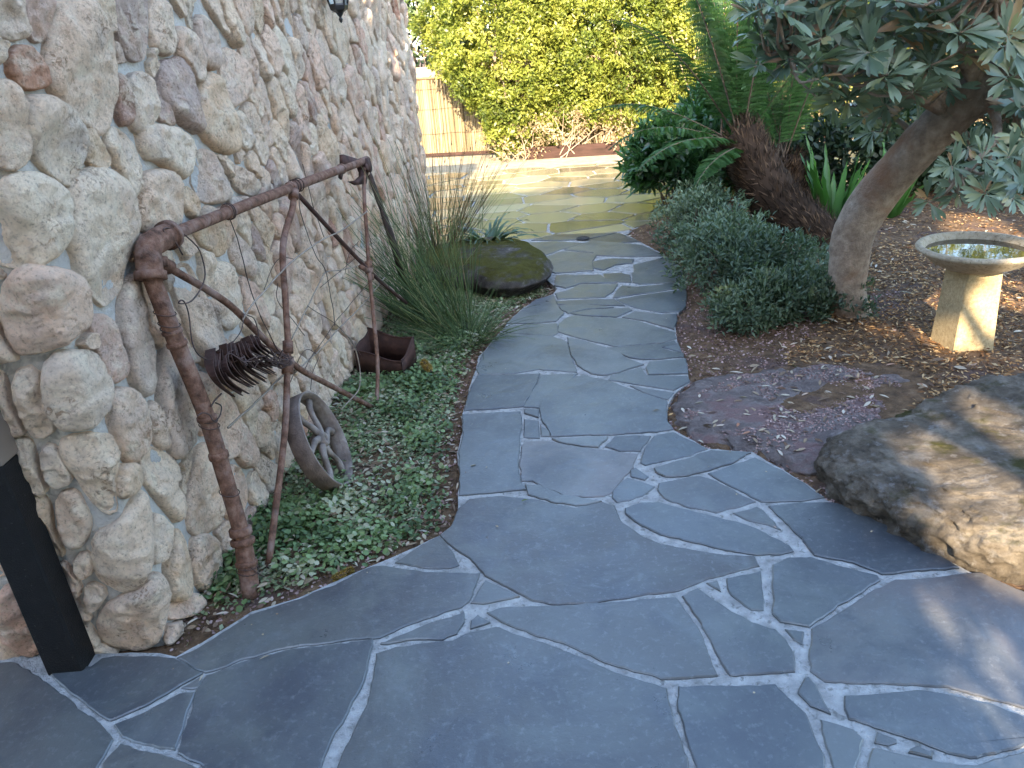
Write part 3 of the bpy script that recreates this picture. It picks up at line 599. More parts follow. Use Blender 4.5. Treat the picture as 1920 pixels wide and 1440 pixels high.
ss = np.arange(S0, S1, cell); zs = np.arange(-.02, WH, cell); SS, ZZ = np.meshgrid(ss, zs); CP = np.c_[SS.ravel(), ZZ.ravel()]
own = np.full(len(CP), -1)
dil = np.zeros(len(CP), bool)
for k, p in enumerate(STW):
    b0 = p.min(0)-.06; b1 = p.max(0)+.06; ix = np.where((CP[:, 0] > b0[0]) & (CP[:, 0] < b1[0]) & (CP[:, 1] > b0[1]) & (CP[:, 1] < b1[1]))[0]
    q = CP[ix]; ins = inpoly(q, p); own[ix[ins]] = k; dil[ix[ins | (dseg(q, p) < .015)]] = True
ct, st_ = math.cos(TILT), math.sin(TILT)
def met(P): return np.c_[(P[:, 0]*ct+P[:, 1]*st_)*1.35, (-P[:, 0]*st_+P[:, 1]*ct)*.72]
nzg = len(zs); nxg = len(ss)
def gi(p):
    i = int((p[0]-S0)/cell); j = int((p[1]+.02)/cell); return j*nxg+i if 0 <= i < nxg and 0 <= j < nzg else -1
rg = np.random.default_rng(4); seeds = []; sm = np.zeros((0, 2)); rad = []
for it in range(26000):
    p = np.array([rg.uniform(S0, S1), rg.uniform(0, WH)]); g = gi(p)
    if g < 0 or dil[g]: continue
    m_ = met(p[None]); r = .075+.10*rg.random()**1.5*(1 if it < 7000 else .1)*(1 if it < 16000 else 0)-(.02 if it > 16000 else 0)
    if len(sm) and (np.linalg.norm(sm-m_, axis=1) < (np.array(rad)+r)*.78).any(): continue
    seeds.append(p); sm = np.vstack([sm, m_]); rad.append(r)
seeds = np.array(seeds); rad = np.array(rad)
CM = met(CP); lab = np.full(len(CP), -1)
for a in range(0, len(CP), 20000):
    D = np.linalg.norm(CM[a:a+20000, None]-sm[None], axis=2)-rad*.5; lab[a:a+20000] = D.argmin(1)
lab = np.where(dil, -2, lab)
POLYS = []
for k, p in enumerate(STW): POLYS.append((p, 1, k))
for k, s in enumerate(seeds):
    cc = s.copy(); pts = []
    for a in np.linspace(0, 2*math.pi, 26, endpoint=False):
        d = np.array([math.cos(a), math.sin(a)]); r = 0
        while r < .5:
            g = gi(cc+d*(r+.006))
            if g < 0 or lab[g] != k: break
            r += .006
        pts.append(cc+d*max(r-.0015-.003*rg.random(), .008))
    pts = np.array(pts)
    if abs(area(pts)) > .0006: POLYS.append((pts, 0, k))
def resample(p, n, it=2):
    for _ in range(it):
        q = np.roll(p, -1, 0); p = np.stack([p*.75+q*.25, p*.25+q*.75], 1).reshape(-1, 2)
    q = np.vstack([p, p[:1]]); L = np.r_[0, np.cumsum(np.linalg.norm(np.diff(q, axis=0), axis=1))]; t = np.linspace(0, L[-1], n, endpoint=False)
    return np.c_[np.interp(t, L, q[:, 0]), np.interp(t, L, q[:, 1])]
wroot = empty('stone_wall', WA, 'tall wall of irregular cream and pinkish stones set in pale mortar along the left of the path', 'wall')
Vs = []; Fs = []; Rs = []; off = 0
for p, traced, k in POLYS:
    if area(p) < 0: p = p[::-1]
    c = p.mean(0); size = math.sqrt(abs(area(p))); near = c[0] < 2.6
    n = 56 if near else 30; rings = [1, .985, .95, .90, .83, .74, .63, .5, .36, .2, .08] if near else [1, .97, .9, .78, .6, .38, .15]
    q = resample(p, n, 1); sd = 1000+k+traced*5000
    an = np.arange(n)/n*6.28; q = c+(q-c)*(1.03+.06*fbm(np.c_[np.cos(an)*2, np.sin(an)*2, np.full(n, sd)], 1.7, 2, sd))[:, None]
    H = (.020+.085*size)*(.75+.5*rg.random()); H = min(H, .050)
    tx, tz = rg.normal(size=2)*.22; V2 = []; hh = []
    e = rg.uniform(7, 18); c1_ = rg.normal(size=2); c1_ = c1_/np.linalg.norm(c1_); ck = rg.uniform(.1, .32)*(rg.random() < .7); co = rg.normal()*.25*size
    for t in rings:
        r = c+(q-c)*t; V2.append(r); hh.append(H*(1-t**e)**.62*np.ones(n)-.012*(t > .99)+((r-c)@np.array([tx, tz]))*.5*(1-t**6)-np.maximum((r-c)@c1_-co, 0)*ck*(1-t**14))
    V2.append(c[None]); hh.append(np.array([H])); V2 = np.vstack(V2); hh = np.concatenate(hh)
    Q = np.c_[V2, np.full(len(V2), sd*.37)]; tt = np.r_[np.repeat(rings, n), 0]
    fac = fbm(Q, 7, 2, 3); am = (1-tt**8)
    hh = hh+am*(fac*.014+np.abs(fbm(Q, 13, 3, 9))*-.024+fbm(Q, 38, 4, 5)*.012)
    W = w2p(V2[:, 0], V2[:, 1], hh+.004); m = len(rings)
    Fc = [(i*n+j, (i)*n+(j+1) % n, (i+1)*n+(j+1) % n, (i+1)*n+j) for i in range(m-1) for j in range(n)]
    last = m*n; Fc += [((m-1)*n+j, (m-1)*n+(j+1) % n, last) for j in range(n)]
    Vs.append(W); Fs += [tuple(i+off for i in f) for f in Fc]; off += len(W)
    rv = rg.random(); rv = {5: .99, 10: .975, 1: .93, 52: .91, 27: .93, 4: .95, 15: .95, 16: .94}.get(k, rv*.88) if traced else rv*.985; Rs.append(np.full(len(W), rv))
mesh('stonework', np.vstack(Vs), Fs, M['stone'], wroot, True, np.concatenate(Rs))
s_ = np.arange(S0-.3, S1+.1, .03); z_ = np.r_[-.08, np.arange(0, WH+.01, .03)]; A, B = np.meshgrid(s_, z_); Q = np.c_[A.ravel(), B.ravel(), A.ravel()*0]
h = -.003+fbm(Q, 6, 3, 2)*.009+fbm(Q, 25, 2, 4)*.004; W = w2p(Q[:, 0], Q[:, 1], h); nx = len(s_); I = (np.arange(len(z_)-1)[:, None]*nx+np.arange(nx-1)[None]).ravel()
mesh('mortar', W, np.stack([I, I+1, I+nx+1, I+nx], 1), M['wallmortar'], wroot)
# ------------------------------------------------------------------ verandah post on the end face
rt = empty('post', (-1.425, 1.862, 0), 'square brown post with black lower section at the left corner of the stone wall', 'post')
V, Fc = box_geo((-1.412, 1.848, -.03), .112, .084, .74, 0, 1, .006); MB().add(V, Fc).build('base_sleeve', M['black'], rt, False)
V, Fc = box_geo((-1.412, 1.850, .711), .118, .088, 2.6, 0, 1, .006); q = MB().add(V, Fc)
V, Fc = box_geo((-1.412, 1.803, .711), .05, .012, 2.6, 0, 1, .002); q.add(V, Fc)
q.build('shaft', M['brown'], rt, False)
# ------------------------------------------------------------------ lantern
lp = PL(638, 30, WA+WN*.13, WN); lc = np.array([lp[0], lp[1], lp[2]+.05])
rt = empty('wall_lantern', (lc[0], lc[1], lc[2]), 'black metal carriage lantern with pale glass fixed high on the stone wall', 'lantern')
def hexr(r, z, k=6, a0=.3): a = np.arange(k)/k*2*math.pi+a0; return np.c_[lc[0]+r*np.cos(a), lc[1]+r*np.sin(a), np.full(k, lc[2]+z)]
mb = MB()
def frus(mb, prof, k=6):
    V = np.vstack([hexr(r, z, k) for r, z in prof]); n = len(prof)
    mb.add(V, [(i*k+j, i*k+(j+1) % k, (i+1)*k+(j+1) % k, (i+1)*k+j) for i in range(n-1) for j in range(k)]+[tuple(range(k))[::-1], tuple(range((n-1)*k, n*k))])
frus(mb, [(.018, -.035), (.045, -.02), (.05, 0), (.046, .008)]); frus(mb, [(.098, .20), (.115, .205), (.10, .23), (.04, .29), (.012, .31)])
for j in range(6):
    a = hexr(.045, 0)[j]; b = hexr(.096, .205)[j]; mb.add(*tube_geo([a, b], .0055, 6))
mb.add(*lathe([(.0, -.085), (.007, -.078), (.011, -.065), (.006, -.055), (.014, -.045), (.02, -.034)], lc, 12))
mb.build('frame', M['lampmetal'], rt, False)
mb = MB(); frus(mb, [(.042, .006), (.092, .20)]); mb.build('glass', M['glass'], rt, False)
mb = MB(); P = spline([lc+[0, 0, .30], lc-WN*.02+[0, 0, .37], lc-WN*.08+[0, 0, .36], lc-WN*.13+[0, 0, .26]], 12); mb.add(*tube_geo(P, .009, 8))
V, Fc = box_geo(lc-WN*.125+[0, 0, .18], .02, .09, .16, math.atan2(WN[1], WN[0]), 1, .004); mb.add(V, Fc); mb.build('bracket', M['lampmetal'], rt, False)
# ------------------------------------------------------------------ rusty pipe frame leaning on the wall
fa = G(470, 1120, -.03); fb = G(705, 762, -.03); fc_ = WA+WD*.52+WN*.075+np.array([0, 0, 1.12])
FN = nrm(np.cross(fb-fa, fc_-fa)); FN = FN if FN[0] > 0 else -FN
def FP(x, y, off=0.0): return PL(x, y, fa+FN*off, FN)
def fline(pts, off=0.0): return np.array([FP(x, y, off) for x, y in pts])
rt = empty('pipe_frame', fa, 'rusty pipe frame bound with wire leaning against the stone wall', 'metal frame')
mb = MB(); P = spline(fline([(281, 512), (330, 640), (385, 775), (425, 905), (452, 1000), (472, 1120)]), 30)
R = np.full(30, .0265); R[25:] = .031
mb.add(*tube_geo(P, R, 20, True, .0006, 3))
for t, r, w in ((.19, .0315, .006), (.24, .032, .008), (.42, .032, .007), (.55, .0325, .012), (.80, .038, .014), (.83, .041, .010), (.93, .037, .008)):
    c = P[int(t*29)]; d = nrm(P[min(int(t*29)+1, 29)]-P[int(t*29)]); mb.add(*tube_geo([c-d*w, c-d*w*.6, c+d*w*.6, c+d*w], [r*.93, r, r, r*.93], 20))
mb.build('post', M['rust'], rt)
mb = MB(); e1, e2, e3, e4, e5 = [FP(*p) for p in ((318, 440), (297, 450), (281, 462), (278, 480), (283, 522))]
mb.add(*tube_geo(spline([e1, e2, e3, e4, e5], 16), .038, 20, True, .001, 4))
d = nrm(e2-e1); mb.add(*tube_geo([e1-d*.004, e1+d*.018], .046, 20)); d = nrm(e5-e4); mb.add(*tube_geo([e5-d*.02, e5+d*.004], .046, 20)); mb.build('elbow', M['rust'], rt)
mb = MB(); P = spline(fline([(310, 445), (420, 401), (548, 351), (640, 317), (688, 300)]), 24); mb.add(*tube_geo(P, .0205, 18, True, .0006, 6))
for x, y, w in ((327, 438, .006), (425, 398, .004), (545, 352, .010), (556, 348, .006), (640, 317, .006)):
    c = FP(x, y); d = nrm(P[12]-P[11]); mb.add(*tube_geo([c-d*w, c-d*w*.5, c+d*w*.5, c+d*w], [.0235, .0265, .0265, .0235], 18))
mb.build('top_rail', M['rust'], rt)
mb = MB(); mb.add(*tube_geo(spline(fline([(552, 358), (548, 392), (534, 440), (530, 485), (535, 560), (540, 650), (538, 720), (534, 810), (520, 930), (503, 1062)], .012), 36), np.linspace(.0135, .0125, 36), 12, True, .0008, 8))
mb.add(*tube_geo(fline([(540, 640), (540, 662)], .012), .021, 14)); mb.add(*tube_geo(fline([(540, 672), (539, 700)], .012), .023, 14)); mb.add(*tube_geo(fline([(551, 356), (550, 372)], .012), .021, 14)); mb.build('middle_upright', M['rust'], rt)
mb = MB(); mb.add(*tube_geo(spline(fline([(300, 492), (345, 518), (388, 543), (432, 573), (470, 610), (505, 645), (545, 678), (570, 697), (618, 722), (700, 765)], -.006), 34), .0125, 12, True, .0005, 9))
mb.add(*tube_geo(fline([(298, 488), (318, 502)], -.006), [.018, .024], 12)); mb.add(*tube_geo(fline([(300, 482), (302, 500)], -.0), .022, 12)); mb.build('brace', M['rust'], rt)
mb = MB(); mb.add(*tube_geo(spline(fline([(560, 366), (625, 437), (688, 503), (718, 532), (762, 568)], -.004), 16), .0105, 10, True, .0006, 10)); mb.build('brace', M['rustdark'], rt)
mb = MB(); mb.add(*tube_geo(spline(fline([(683, 312), (683, 370), (688, 440), (692, 505), (700, 590), (708, 680), (707, 745), (706, 765)], .008), 26), .0105, 10, True, .0008, 12))
for x, y, r in ((691, 495, .02), (692, 508, .022), (695, 520, .017)): c = FP(x, y, .004); mb.add(*tube_geo([c-[0, 0, .014], c+[0, 0, .014]], r, 12))
mb.add(*tube_geo(fline([(676, 500), (690, 508)], .004), .013, 8)); mb.build('far_upright', M['rust'], rt)
mb = MB(); c = FP(683, 306)
pl = fline([(640, 290), (683, 303), (690, 313), (664, 312), (640, 309)]); n = len(pl)
def plate(mb, pl, th, nn):
    n = len(pl); V = np.vstack([pl-nn*th/2, pl+nn*th/2]); mb.add(V, [tuple(range(n))[::-1], tuple(range(n, 2*n))]+[(i, (i+1) % n, n+(i+1) % n, n+i) for i in range(n)])
plate(mb, pl, .02, FN); mb.add(*tube_geo([FP(683, 311)-FN*.03, FP(683, 311)+FN*.03], [.038, .038], 16)); mb.add(*tube_geo([FP(678, 316)+FN*.03, FP(678, 316)+FN*.036], [.022, .015], 12))
plate(mb, fline([(676, 318), (688, 322), (684, 345), (668, 347), (655, 340), (668, 338), (676, 330)]), .022, FN); plate(mb, fline([(636, 322), (643, 320), (640, 337), (636, 333)]), .01, FN)
mb.build('bracket', M['rustdark'], rt)
def wiregeo(mb, pts, off, r=.002, n=40, wv=.004):
    P = spline(fline(pts, off), n); P = P+FN*(fbm(P, 9, 2, len(pts))*wv*2)[:, None]; MB().add(*tube_geo(P, r, 6)).build(mb, M['wire'] if mb == 'binding_wire' else M['cane'], rt)
mb = 'binding_wire'
wiregeo(mb, [(342, 478), (328, 452), (308, 434), (313, 427), (332, 433), (347, 443), (373, 470), (383, 508), (378, 535), (361, 562), (346, 569), (335, 568), (341, 563), (350, 575), (357, 600), (361, 645), (372, 665), (388, 674)], .032, .0024, 60)
for x, y in ((327, 438), (425, 398), (428, 397), (548, 351), (553, 349), (558, 347)):
    c = FP(x, y); d = nrm(FP(548, 351)-FP(420, 401)); u = nrm(np.cross(d, [0, 0, 1.])); v = np.cross(u, d); a = np.linspace(0, 6.28, 16)
    MB().add(*tube_geo(c+(np.cos(a)[:, None]*u+np.sin(a)[:, None]*v)*.0285+d*(.01*np.sin(a*.5))[:, None], .0022, 6)).build(mb, M['wire'], rt)
wiregeo(mb, [(424, 402), (434, 415), (450, 470), (468, 530), (488, 590), (505, 625), (518, 650), (530, 665)], .01, .002)
wiregeo(mb, [(560, 362), (562, 395), (577, 440), (592, 480), (612, 510), (622, 560), (628, 612)], .0, .0018)
wiregeo(mb, [(565, 700), (590, 660), (615, 625), (640, 590), (700, 520)], -.01, .0018)
for y in (590, 612, 618, 768, 778, 905, 1065, 1072):
    t = (y-512)/(1120-512); c = spline(fline([(281, 512), (330, 640), (385, 775), (425, 905), (452, 1000), (472, 1120)]), 61)[int(t*60)]
    d = nrm(FP(400, 830)-FP(330, 640)); u = nrm(np.cross(d, [0, 1., 0])); v = np.cross(u, d); a = np.linspace(0, 6.28, 16); rr = .0345 if y > 1000 else .030
    MB().add(*tube_geo(c+(np.cos(a)[:, None]*u+np.sin(a)[:, None]*v)*rr+d*(.012*np.cos(a))[:, None], .0018, 5)).build(mb, M['wire'], rt)
wiregeo(mb, [(370, 780), (380, 774), (392, 778), (400, 790), (412, 780), (415, 762), (404, 755)], .034, .0024, 24); wiregeo(mb, [(415, 738), (404, 750), (396, 762)], .034, .003, 12)
wiregeo(mb, [(470, 1065), (490, 1078), (503, 1082), (508, 1070), (500, 1060)], .034, .002, 20)
rgx = np.random.default_rng(3)
for k in range(9):
    x0, y0 = rgx.uniform(540, 720), rgx.uniform(420, 700); a = rgx.uniform(-2.6, -.6); L_ = rgx.uniform(60, 150); x1, y1 = x0-abs(math.cos(a))*L_, y0+math.sin(a)*L_*rgx.choice([-.6, 1])
    wiregeo(mb, [(x0, y0), ((x0+x1)/2+rgx.normal()*12, (y0+y1)/2+rgx.normal()*14), (x1, y1)], rgx.uniform(-.03, .01), .0016, 18)
mb = 'dry_cane'
wiregeo(mb, [(428, 802), (462, 770), (497, 737), (531, 704), (560, 690)], -.03, .004, 24); wiregeo(mb, [(455, 600), (472, 572), (500, 540), (545, 492), (600, 452), (640, 432), (690, 395)], .022, .0035)
wiregeo(mb, [(545, 640), (580, 570), (600, 530), (612, 510), (640, 506), (690, 494)], -.01, .003)
wiregeo(mb, [(640, 620), (660, 640), (675, 690), (672, 730), (640, 768)], .03, .0028)
wiregeo(mb, [(550, 700), (600, 655), (640, 612), (690, 560), (720, 520)], -.03, .003)
# ------------------------------------------------------------------ stack of rusty curved tines hanging from the brace
c0 = FP(405, 690, .02); c1 = FP(540, 680, .03)
rt = empty('tine_cluster', (c0+c1)/2, 'bundle of dark rusty curved blades wired to the pipe frame brace', 'rusty blades')
ax = nrm(c1-c0); rgw = np.random.default_rng(55)
for i in range(26):
    t = i/25; S_ = np.array([393+80*t+rgw.normal()*2, 664-34*t+rgw.normal()*3]); E_ = np.array([440+106*t+rgw.normal()*4, 738-62*t**1.3+rgw.normal()*4]); k = 1-t*.75
    q2 = [S_, S_*.75+E_*.25+np.array([-13*k, 9*k]), S_*.4+E_*.6+np.array([-13*k, 10*k]), E_]; mb = MB()
    pts = np.array([FP(q[0], q[1], .022+.03*math.sin(j*1.05)+.012*rgw.normal()) for j, q in enumerate(q2)])
    m = 14; Pc = spline(pts, m); T = nrm(np.gradient(Pc, axis=0)); side = nrm(FN+nrm(np.cross(T, FN))*rgw.uniform(.1, .6)); nn2 = nrm(np.cross(T, side)); w = (.020*np.clip(np.linspace(1.15, .25, m), 0, 1))[:, None]; th = .0016
    V = np.stack([Pc-side*w-nn2*th, Pc+side*w-nn2*th, Pc+side*w+nn2*th, Pc-side*w+nn2*th], 1).reshape(-1, 3)
    Fc = [(k2*4+j, k2*4+(j+1) % 4, k2*4+4+(j+1) % 4, k2*4+4+j) for k2 in range(m-1) for j in range(4)]+[(3, 2, 1, 0), tuple(4*m-4+j for j in range(4))]
    mb.add(V, Fc); mb.build('blade', M['rustdark'], rt, False)
mb = MB(); mb.add(*tube_geo([c0-ax*.01, c1+ax*.02], .010, 10)); mb.build('rod', M['rustdark'], rt)
mb = MB()
for k in range(22):
    a = c0+(c1-c0)*RNG.random()*.7+FN*.045+np.array([0, 0, .015]); P = spline([a, a+rvec(1)[0]*.03+ax*.02, a+rvec(1)[0]*.04+ax*.05, a+ax*.09+rvec(1)[0]*.02], 14); mb.add(*tube_geo(P, .0022, 5))
P = spline([FP(462, 590, .02), FP(478, 600, .03), FP(485, 635, .03), FP(470, 628, .03)], 12); mb.add(*tube_geo(P, .0022, 5)); P = spline([FP(458, 588, .02), FP(452, 620, .03), FP(430, 650, .03)], 12); mb.add(*tube_geo(P, .002, 5))
mb.build('tie_wire', M['wire'], rt)
# ------------------------------------------------------------------ cast iron wheel
wc = PL(612, 818, (-.76, 2.86, 0), (1, .1, 0)); wr_ = .212
wb = G(652, 900, -.03); tl = math.radians(20); ya = math.radians(-2)
wn = nrm(np.array([math.cos(tl)*math.cos(ya), -math.cos(tl)*math.sin(ya), math.sin(tl)]))
u = nrm(np.cross([0, 0, 1.], wn)); v = np.cross(wn, u)   # v points up in the wheel plane
wc = wb+v*wr_-wn*.015+np.array([0, 0, .004])
rt = empty('iron_wheel', wc, 'old cast iron spoked wheel leaning in the green ground cover by the wall', 'wheel')
def ringp(r, h, n=72): a = np.arange(n)/n*2*math.pi; return wc+(np.cos(a)[:, None]*u+np.sin(a)[:, None]*v)*r+wn*h
prof = [(wr_, -.036), (wr_, .036), (wr_-.003, .038), (wr_-.009, .037), (wr_-.013, .014), (wr_-.013, -.014), (wr_-.009, -.037), (wr_-.003, -.038)]
V = np.vstack([ringp(r, h) for r, h in prof]); n = 72; m = len(prof); Fc = [(i*n+j, i*n+(j+1) % n, ((i+1) % m)*n+(j+1) % n, ((i+1) % m)*n+j) for i in range(m) for j in range(n)]
mi = [1 if i in (0, 7) else 0 for i in range(m) for j in range(n)]
V = V+rvec(1)*0+ (fbm(V, 30, 3, 2)*.0015)[:, None]*wn
mesh('rim', V, Fc, [M['iron'], M['irontread']], rt, True, None, mi)
def axl(prof, seg=24):
    V = np.vstack([ringp(r, h, seg) for r, h in prof]); k = len(prof); return V, [(i*seg+j, i*seg+(j+1) % seg, (i+1)*seg+(j+1) % seg, (i+1)*seg+j) for i in range(k-1) for j in range(seg)]
MB().add(*axl([(.012, -.03), (.012, .034), (.026, .036), (.031, .028), (.034, -.0), (.031, -.028), (.012, -.03)])).build('hub', M['iron'], rt)
for k in range(6):
    a = k*math.pi/3+.35; pts = []
    for t, b in ((0, 0), (.25, .22), (.5, .40), (.75, .44), (1, .34)):
        r = .028+(wr_-.022-.028)*t; aa = a+b*1.15; pts.append(wc+(math.cos(aa)*u+math.sin(aa)*v)*r+wn*(.012*(1-t)))
    MB().add(*tube_geo(spline(pts, 16), np.interp(np.linspace(0, 1, 16), [0, .5, 1], [.016, .0115, .0155]), 10, True, .001, k)).build('spoke', M['iron'], rt)
# ------------------------------------------------------------------ rusty metal box
b0 = G(671, 699, -.03); b1 = G(757, 708, -.03); bx = nrm(b1-b0); by = np.array([-bx[1], bx[0], 0]); bw = float(np.linalg.norm(b1-b0)); bd = .16
rt = empty('rusty_box', (b0+b1)/2, 'open rusty sheet metal box with wavy edges sitting against the wall beyond the wheel', 'box')
def wavy(P0, P1, h0, h1, ph, nm, out):
    n = 24; V = []; t = np.linspace(0, 1, n); top = h0+(h1-h0)*t+.012*np.sin(t*5.5+ph); nrml = out
    for k in range(n):
        p = P0+(P1-P0)*t[k]; V += [p, p+np.array([0, 0, top[k]]), p+np.array([0, 0, top[k]])-nrml*.004, p-nrml*.004]
    V = np.array(V)+np.repeat(nrml[None]*.0, 4*n, 0); Fc = [(k*4+j, k*4+(j+1) % 4, k*4+4+(j+1) % 4, k*4+4+j) for k in range(n-1) for j in range(4)]
    mb = MB().add(V, Fc+[(0, 1, 2, 3), tuple(4*n-4+j for j in (3, 2, 1, 0))]); R = spline(V[1::4]-nrml*.002, 40); mb.add(*tube_geo(R, .0045, 8)); mb.build(nm, M['rustdark'], rt)
wavy(b0, b1, .125, .10, .4, 'front_panel', -by); wavy(b0+by*bd, b1+by*bd, .20, .17, 1.4, 'back_panel', by)
wavy(b0, b0+by*bd, .125, .20, 0, 'side_panel', -bx); wavy(b1, b1+by*bd, .10, .17, 3, 'side_panel', bx)
q = np.array([b0, b1, b1+by*bd, b0+by*bd])+[0, 0, .02]; MB().add(np.vstack([q, q-[0, 0, .004]]), [(0, 1, 2, 3), (7, 6, 5, 4)]).build('floor_panel', M['rustdark'], rt)
# old leaning timber and pale stone behind the box
P = spline([G(772, 575, -.03), PY(742, 470, 4.75), PY(712, 380, 4.9), PY(690, 318, 5.0)], 14)
o = MB().add(*tube_geo(P, np.interp(np.linspace(0, 1, 14), [0, 1], [.03, .012]), 9, True, .008, 5)).build('timber_pole', M['oldtimber']); tag(o, 'dark weathered timber pole leaning on the wall behind the green rushes', 'pole')
def blob(c, r, amp, seed, seg=20, fs=5):
    V = []; Fc = []; n = seg
    for i in range(n+1):
        for j in range(2*n): a = math.pi*i/n; b = math.pi*j/n; V.append((math.sin(a)*math.cos(b), math.sin(a)*math.sin(b), math.cos(a)))
    V = np.array(V); k = 1+fbm(V, fs*.4, 3, seed)*amp; V = np.array(c)+V*np.array(r)*k[:, None]
    for i in range(n):
        for j in range(2*n): Fc.append((i*2*n+j, i*2*n+(j+1) % (2*n), (i+1)*2*n+(j+1) % (2*n), (i+1)*2*n+j))
    return V, Fc
q = G(722, 545, 0); o = MB().add(*blob(q+[0, .05, .08], (.05, .05, .12), .25, 3)).build('pale_stone', M['quartz']); tag(o, 'upright pale stone standing at the foot of the wall behind the rusty box', 'stone')
# ------------------------------------------------------------------ rocks
def rock(name, label, foot, h, mat, ex=.45, ez=.8, slope=(0, 0), amp=.05, seed=0, n=150, rings=34, smoothing=2, z0=-.06, fine=.012, cat='boulder', under=0.0):
    p = np.array(foot, float)[:, :2]
    if area(p) < 0: p = p[::-1]
    for _ in range(smoothing): q = np.roll(p, -1, 0); p = np.stack([p*.75+q*.25, p*.25+q*.75], 1).reshape(-1, 2)
    q = np.vstack([p, p[:1]]); L = np.r_[0, np.cumsum(np.linalg.norm(np.diff(q, axis=0), axis=1))]; t = np.linspace(0, L[-1], n, endpoint=False)
    p = np.c_[np.interp(t, L, q[:, 0]), np.interp(t, L, q[:, 1])]; c = p.mean(0); V = []
    for i in range(rings):
        f = i/(rings-1)*.97; a = f*math.pi/2; k = math.cos(a)**ex; z = h*math.sin(a)**ez
        k2 = k*(1-under*max(0, .25-f)*4*.25)
        r = c+(p-c)*k2; V.append(np.c_[r, z0+z+((r-c)@np.array(slope))*(z/h)])
    top = np.array([[c[0], c[1], z0+h]]); V = np.vstack(V+[top]); m = rings
    ctr = np.array([c[0], c[1], z0+h*.3]); d = nrm(V-ctr); w = np.clip((V[:, 2]-z0)/(h*.3), .15, 1)
    V = V+d*(fbm(V, 2.6, 3, seed)*amp*w+(.12-np.abs(fbm(V, 7, 4, seed+7)))*amp*1.1*w+fbm(V, 26, 3, seed+9)*fine)[:, None]
    Fc = [(i*n+j, i*n+(j+1) % n, (i+1)*n+(j+1) % n, (i+1)*n+j) for i in range(m-1) for j in range(n)]+[((m-1)*n+j, (m-1)*n+(j+1) % n, m*n) for j in range(n)]
    o = mesh(name, V, Fc, mat, None, True); return tag(o, label, cat)
rock('mossy_rock', 'low rounded dark rock with a green mossy top beside the path', [G(*p) for p in ((862, 545), (905, 562), (960, 566), (1005, 556), (1035, 540), (1040, 520))]+[np.array(q) for q in ((.34, 5.75, 0), (.12, 6.15, 0), (-.3, 6.3, 0), (-.62, 6.1, 0), (-.66, 5.5, 0))], .25, M['rockmoss'], .28, .62, (.0, .0), .04, 4, fine=.014, under=.9)
rock('boulder', 'large rough grey-brown boulder with moss and bright sun patches beside the path', [G(*p) for p in ((1538, 925), (1570, 960), (1650, 996), (1730, 1042), (1815, 1074), (1915, 1096))]+[np.array(q) for q in ((1.75, 1.72, 0), (2.4, 1.6, 0), (3.0, 1.8, 0), (3.1, 2.5, 0), (2.5, 3.02, 0), (2.05, 2.98, 0), (1.55, 2.78, 0), (1.16, 2.66, 0))], .27, M['rockbig'], .13, .50, (.07, .01), .05, 21, 320, 80, 1, fine=.034, under=.12)
rock('flat_rock', 'flat low grey rock with pinkish patches lying between the path bend and the boulder', [G(*p) for p in ((1262, 745), (1257, 780), (1270, 803), (1330, 834), (1410, 842), (1480, 872), (1530, 890), (1600, 860), (1700, 800), (1762, 740), (1700, 695), (1560, 684), (1400, 692), (1300, 712))], .095, M['rockflat'], .22, .6, (.02, .02), .075, 33, 280, 60, 1, fine=.022)
# ------------------------------------------------------------------ bird bath
c1 = G(1785, 677, -.0); c2 = G(1862, 669, -.0); c0 = G(1738, 651, -.0)
rz = math.atan2(c2[1]-c1[1], c2[0]-c1[0]); sx = float(np.linalg.norm(c2-c1)); bxd = nrm(c2-c1); byd = np.array([-bxd[1], bxd[0], 0]); sy = sx
bc = c1+bxd*sx/2+byd*sy/2; bc[2] = 0
rt = empty('bird_bath', bc, 'concrete bird bath with a round water bowl on a tapered square pedestal among the mulch', 'bird bath')
V, Fc = box_geo((bc[0], bc[1], -.03), sx, sy, .475, rz, .84, .006); MB().add(V, Fc).build('pedestal', M['concrete'], rt, False)
rim = PY(1828, 464, bc[1])[2]; bz = .432
R = .27; zr = rim
prof = [(0, bz), (.10, bz+.002), (.15, bz+.018), (.205, bz+(zr-bz)*.42), (.245, bz+(zr-bz)*.78), (R, zr-.008), (R+.002, zr+.003), (R-.006, zr+.012), (R-.02, zr+.013), (R-.032, zr+.004), (R-.045, zr-.02), (.17, zr-.045), (.10, zr-.06), (0, zr-.065)]
V, Fc = lathe(prof, (bc[0], bc[1], 0), 64); V = V+rvec(1)*0; V[:, 2] += fbm(V, 8, 2, 3)*.002; MB().add(V, Fc).build('bowl', M['bowl'], rt)
V, Fc = lathe([(0, zr-.018), (R-.041, zr-.018)], (bc[0], bc[1], 0), 64); MB().add(V, Fc).build('water', M['water'], rt)
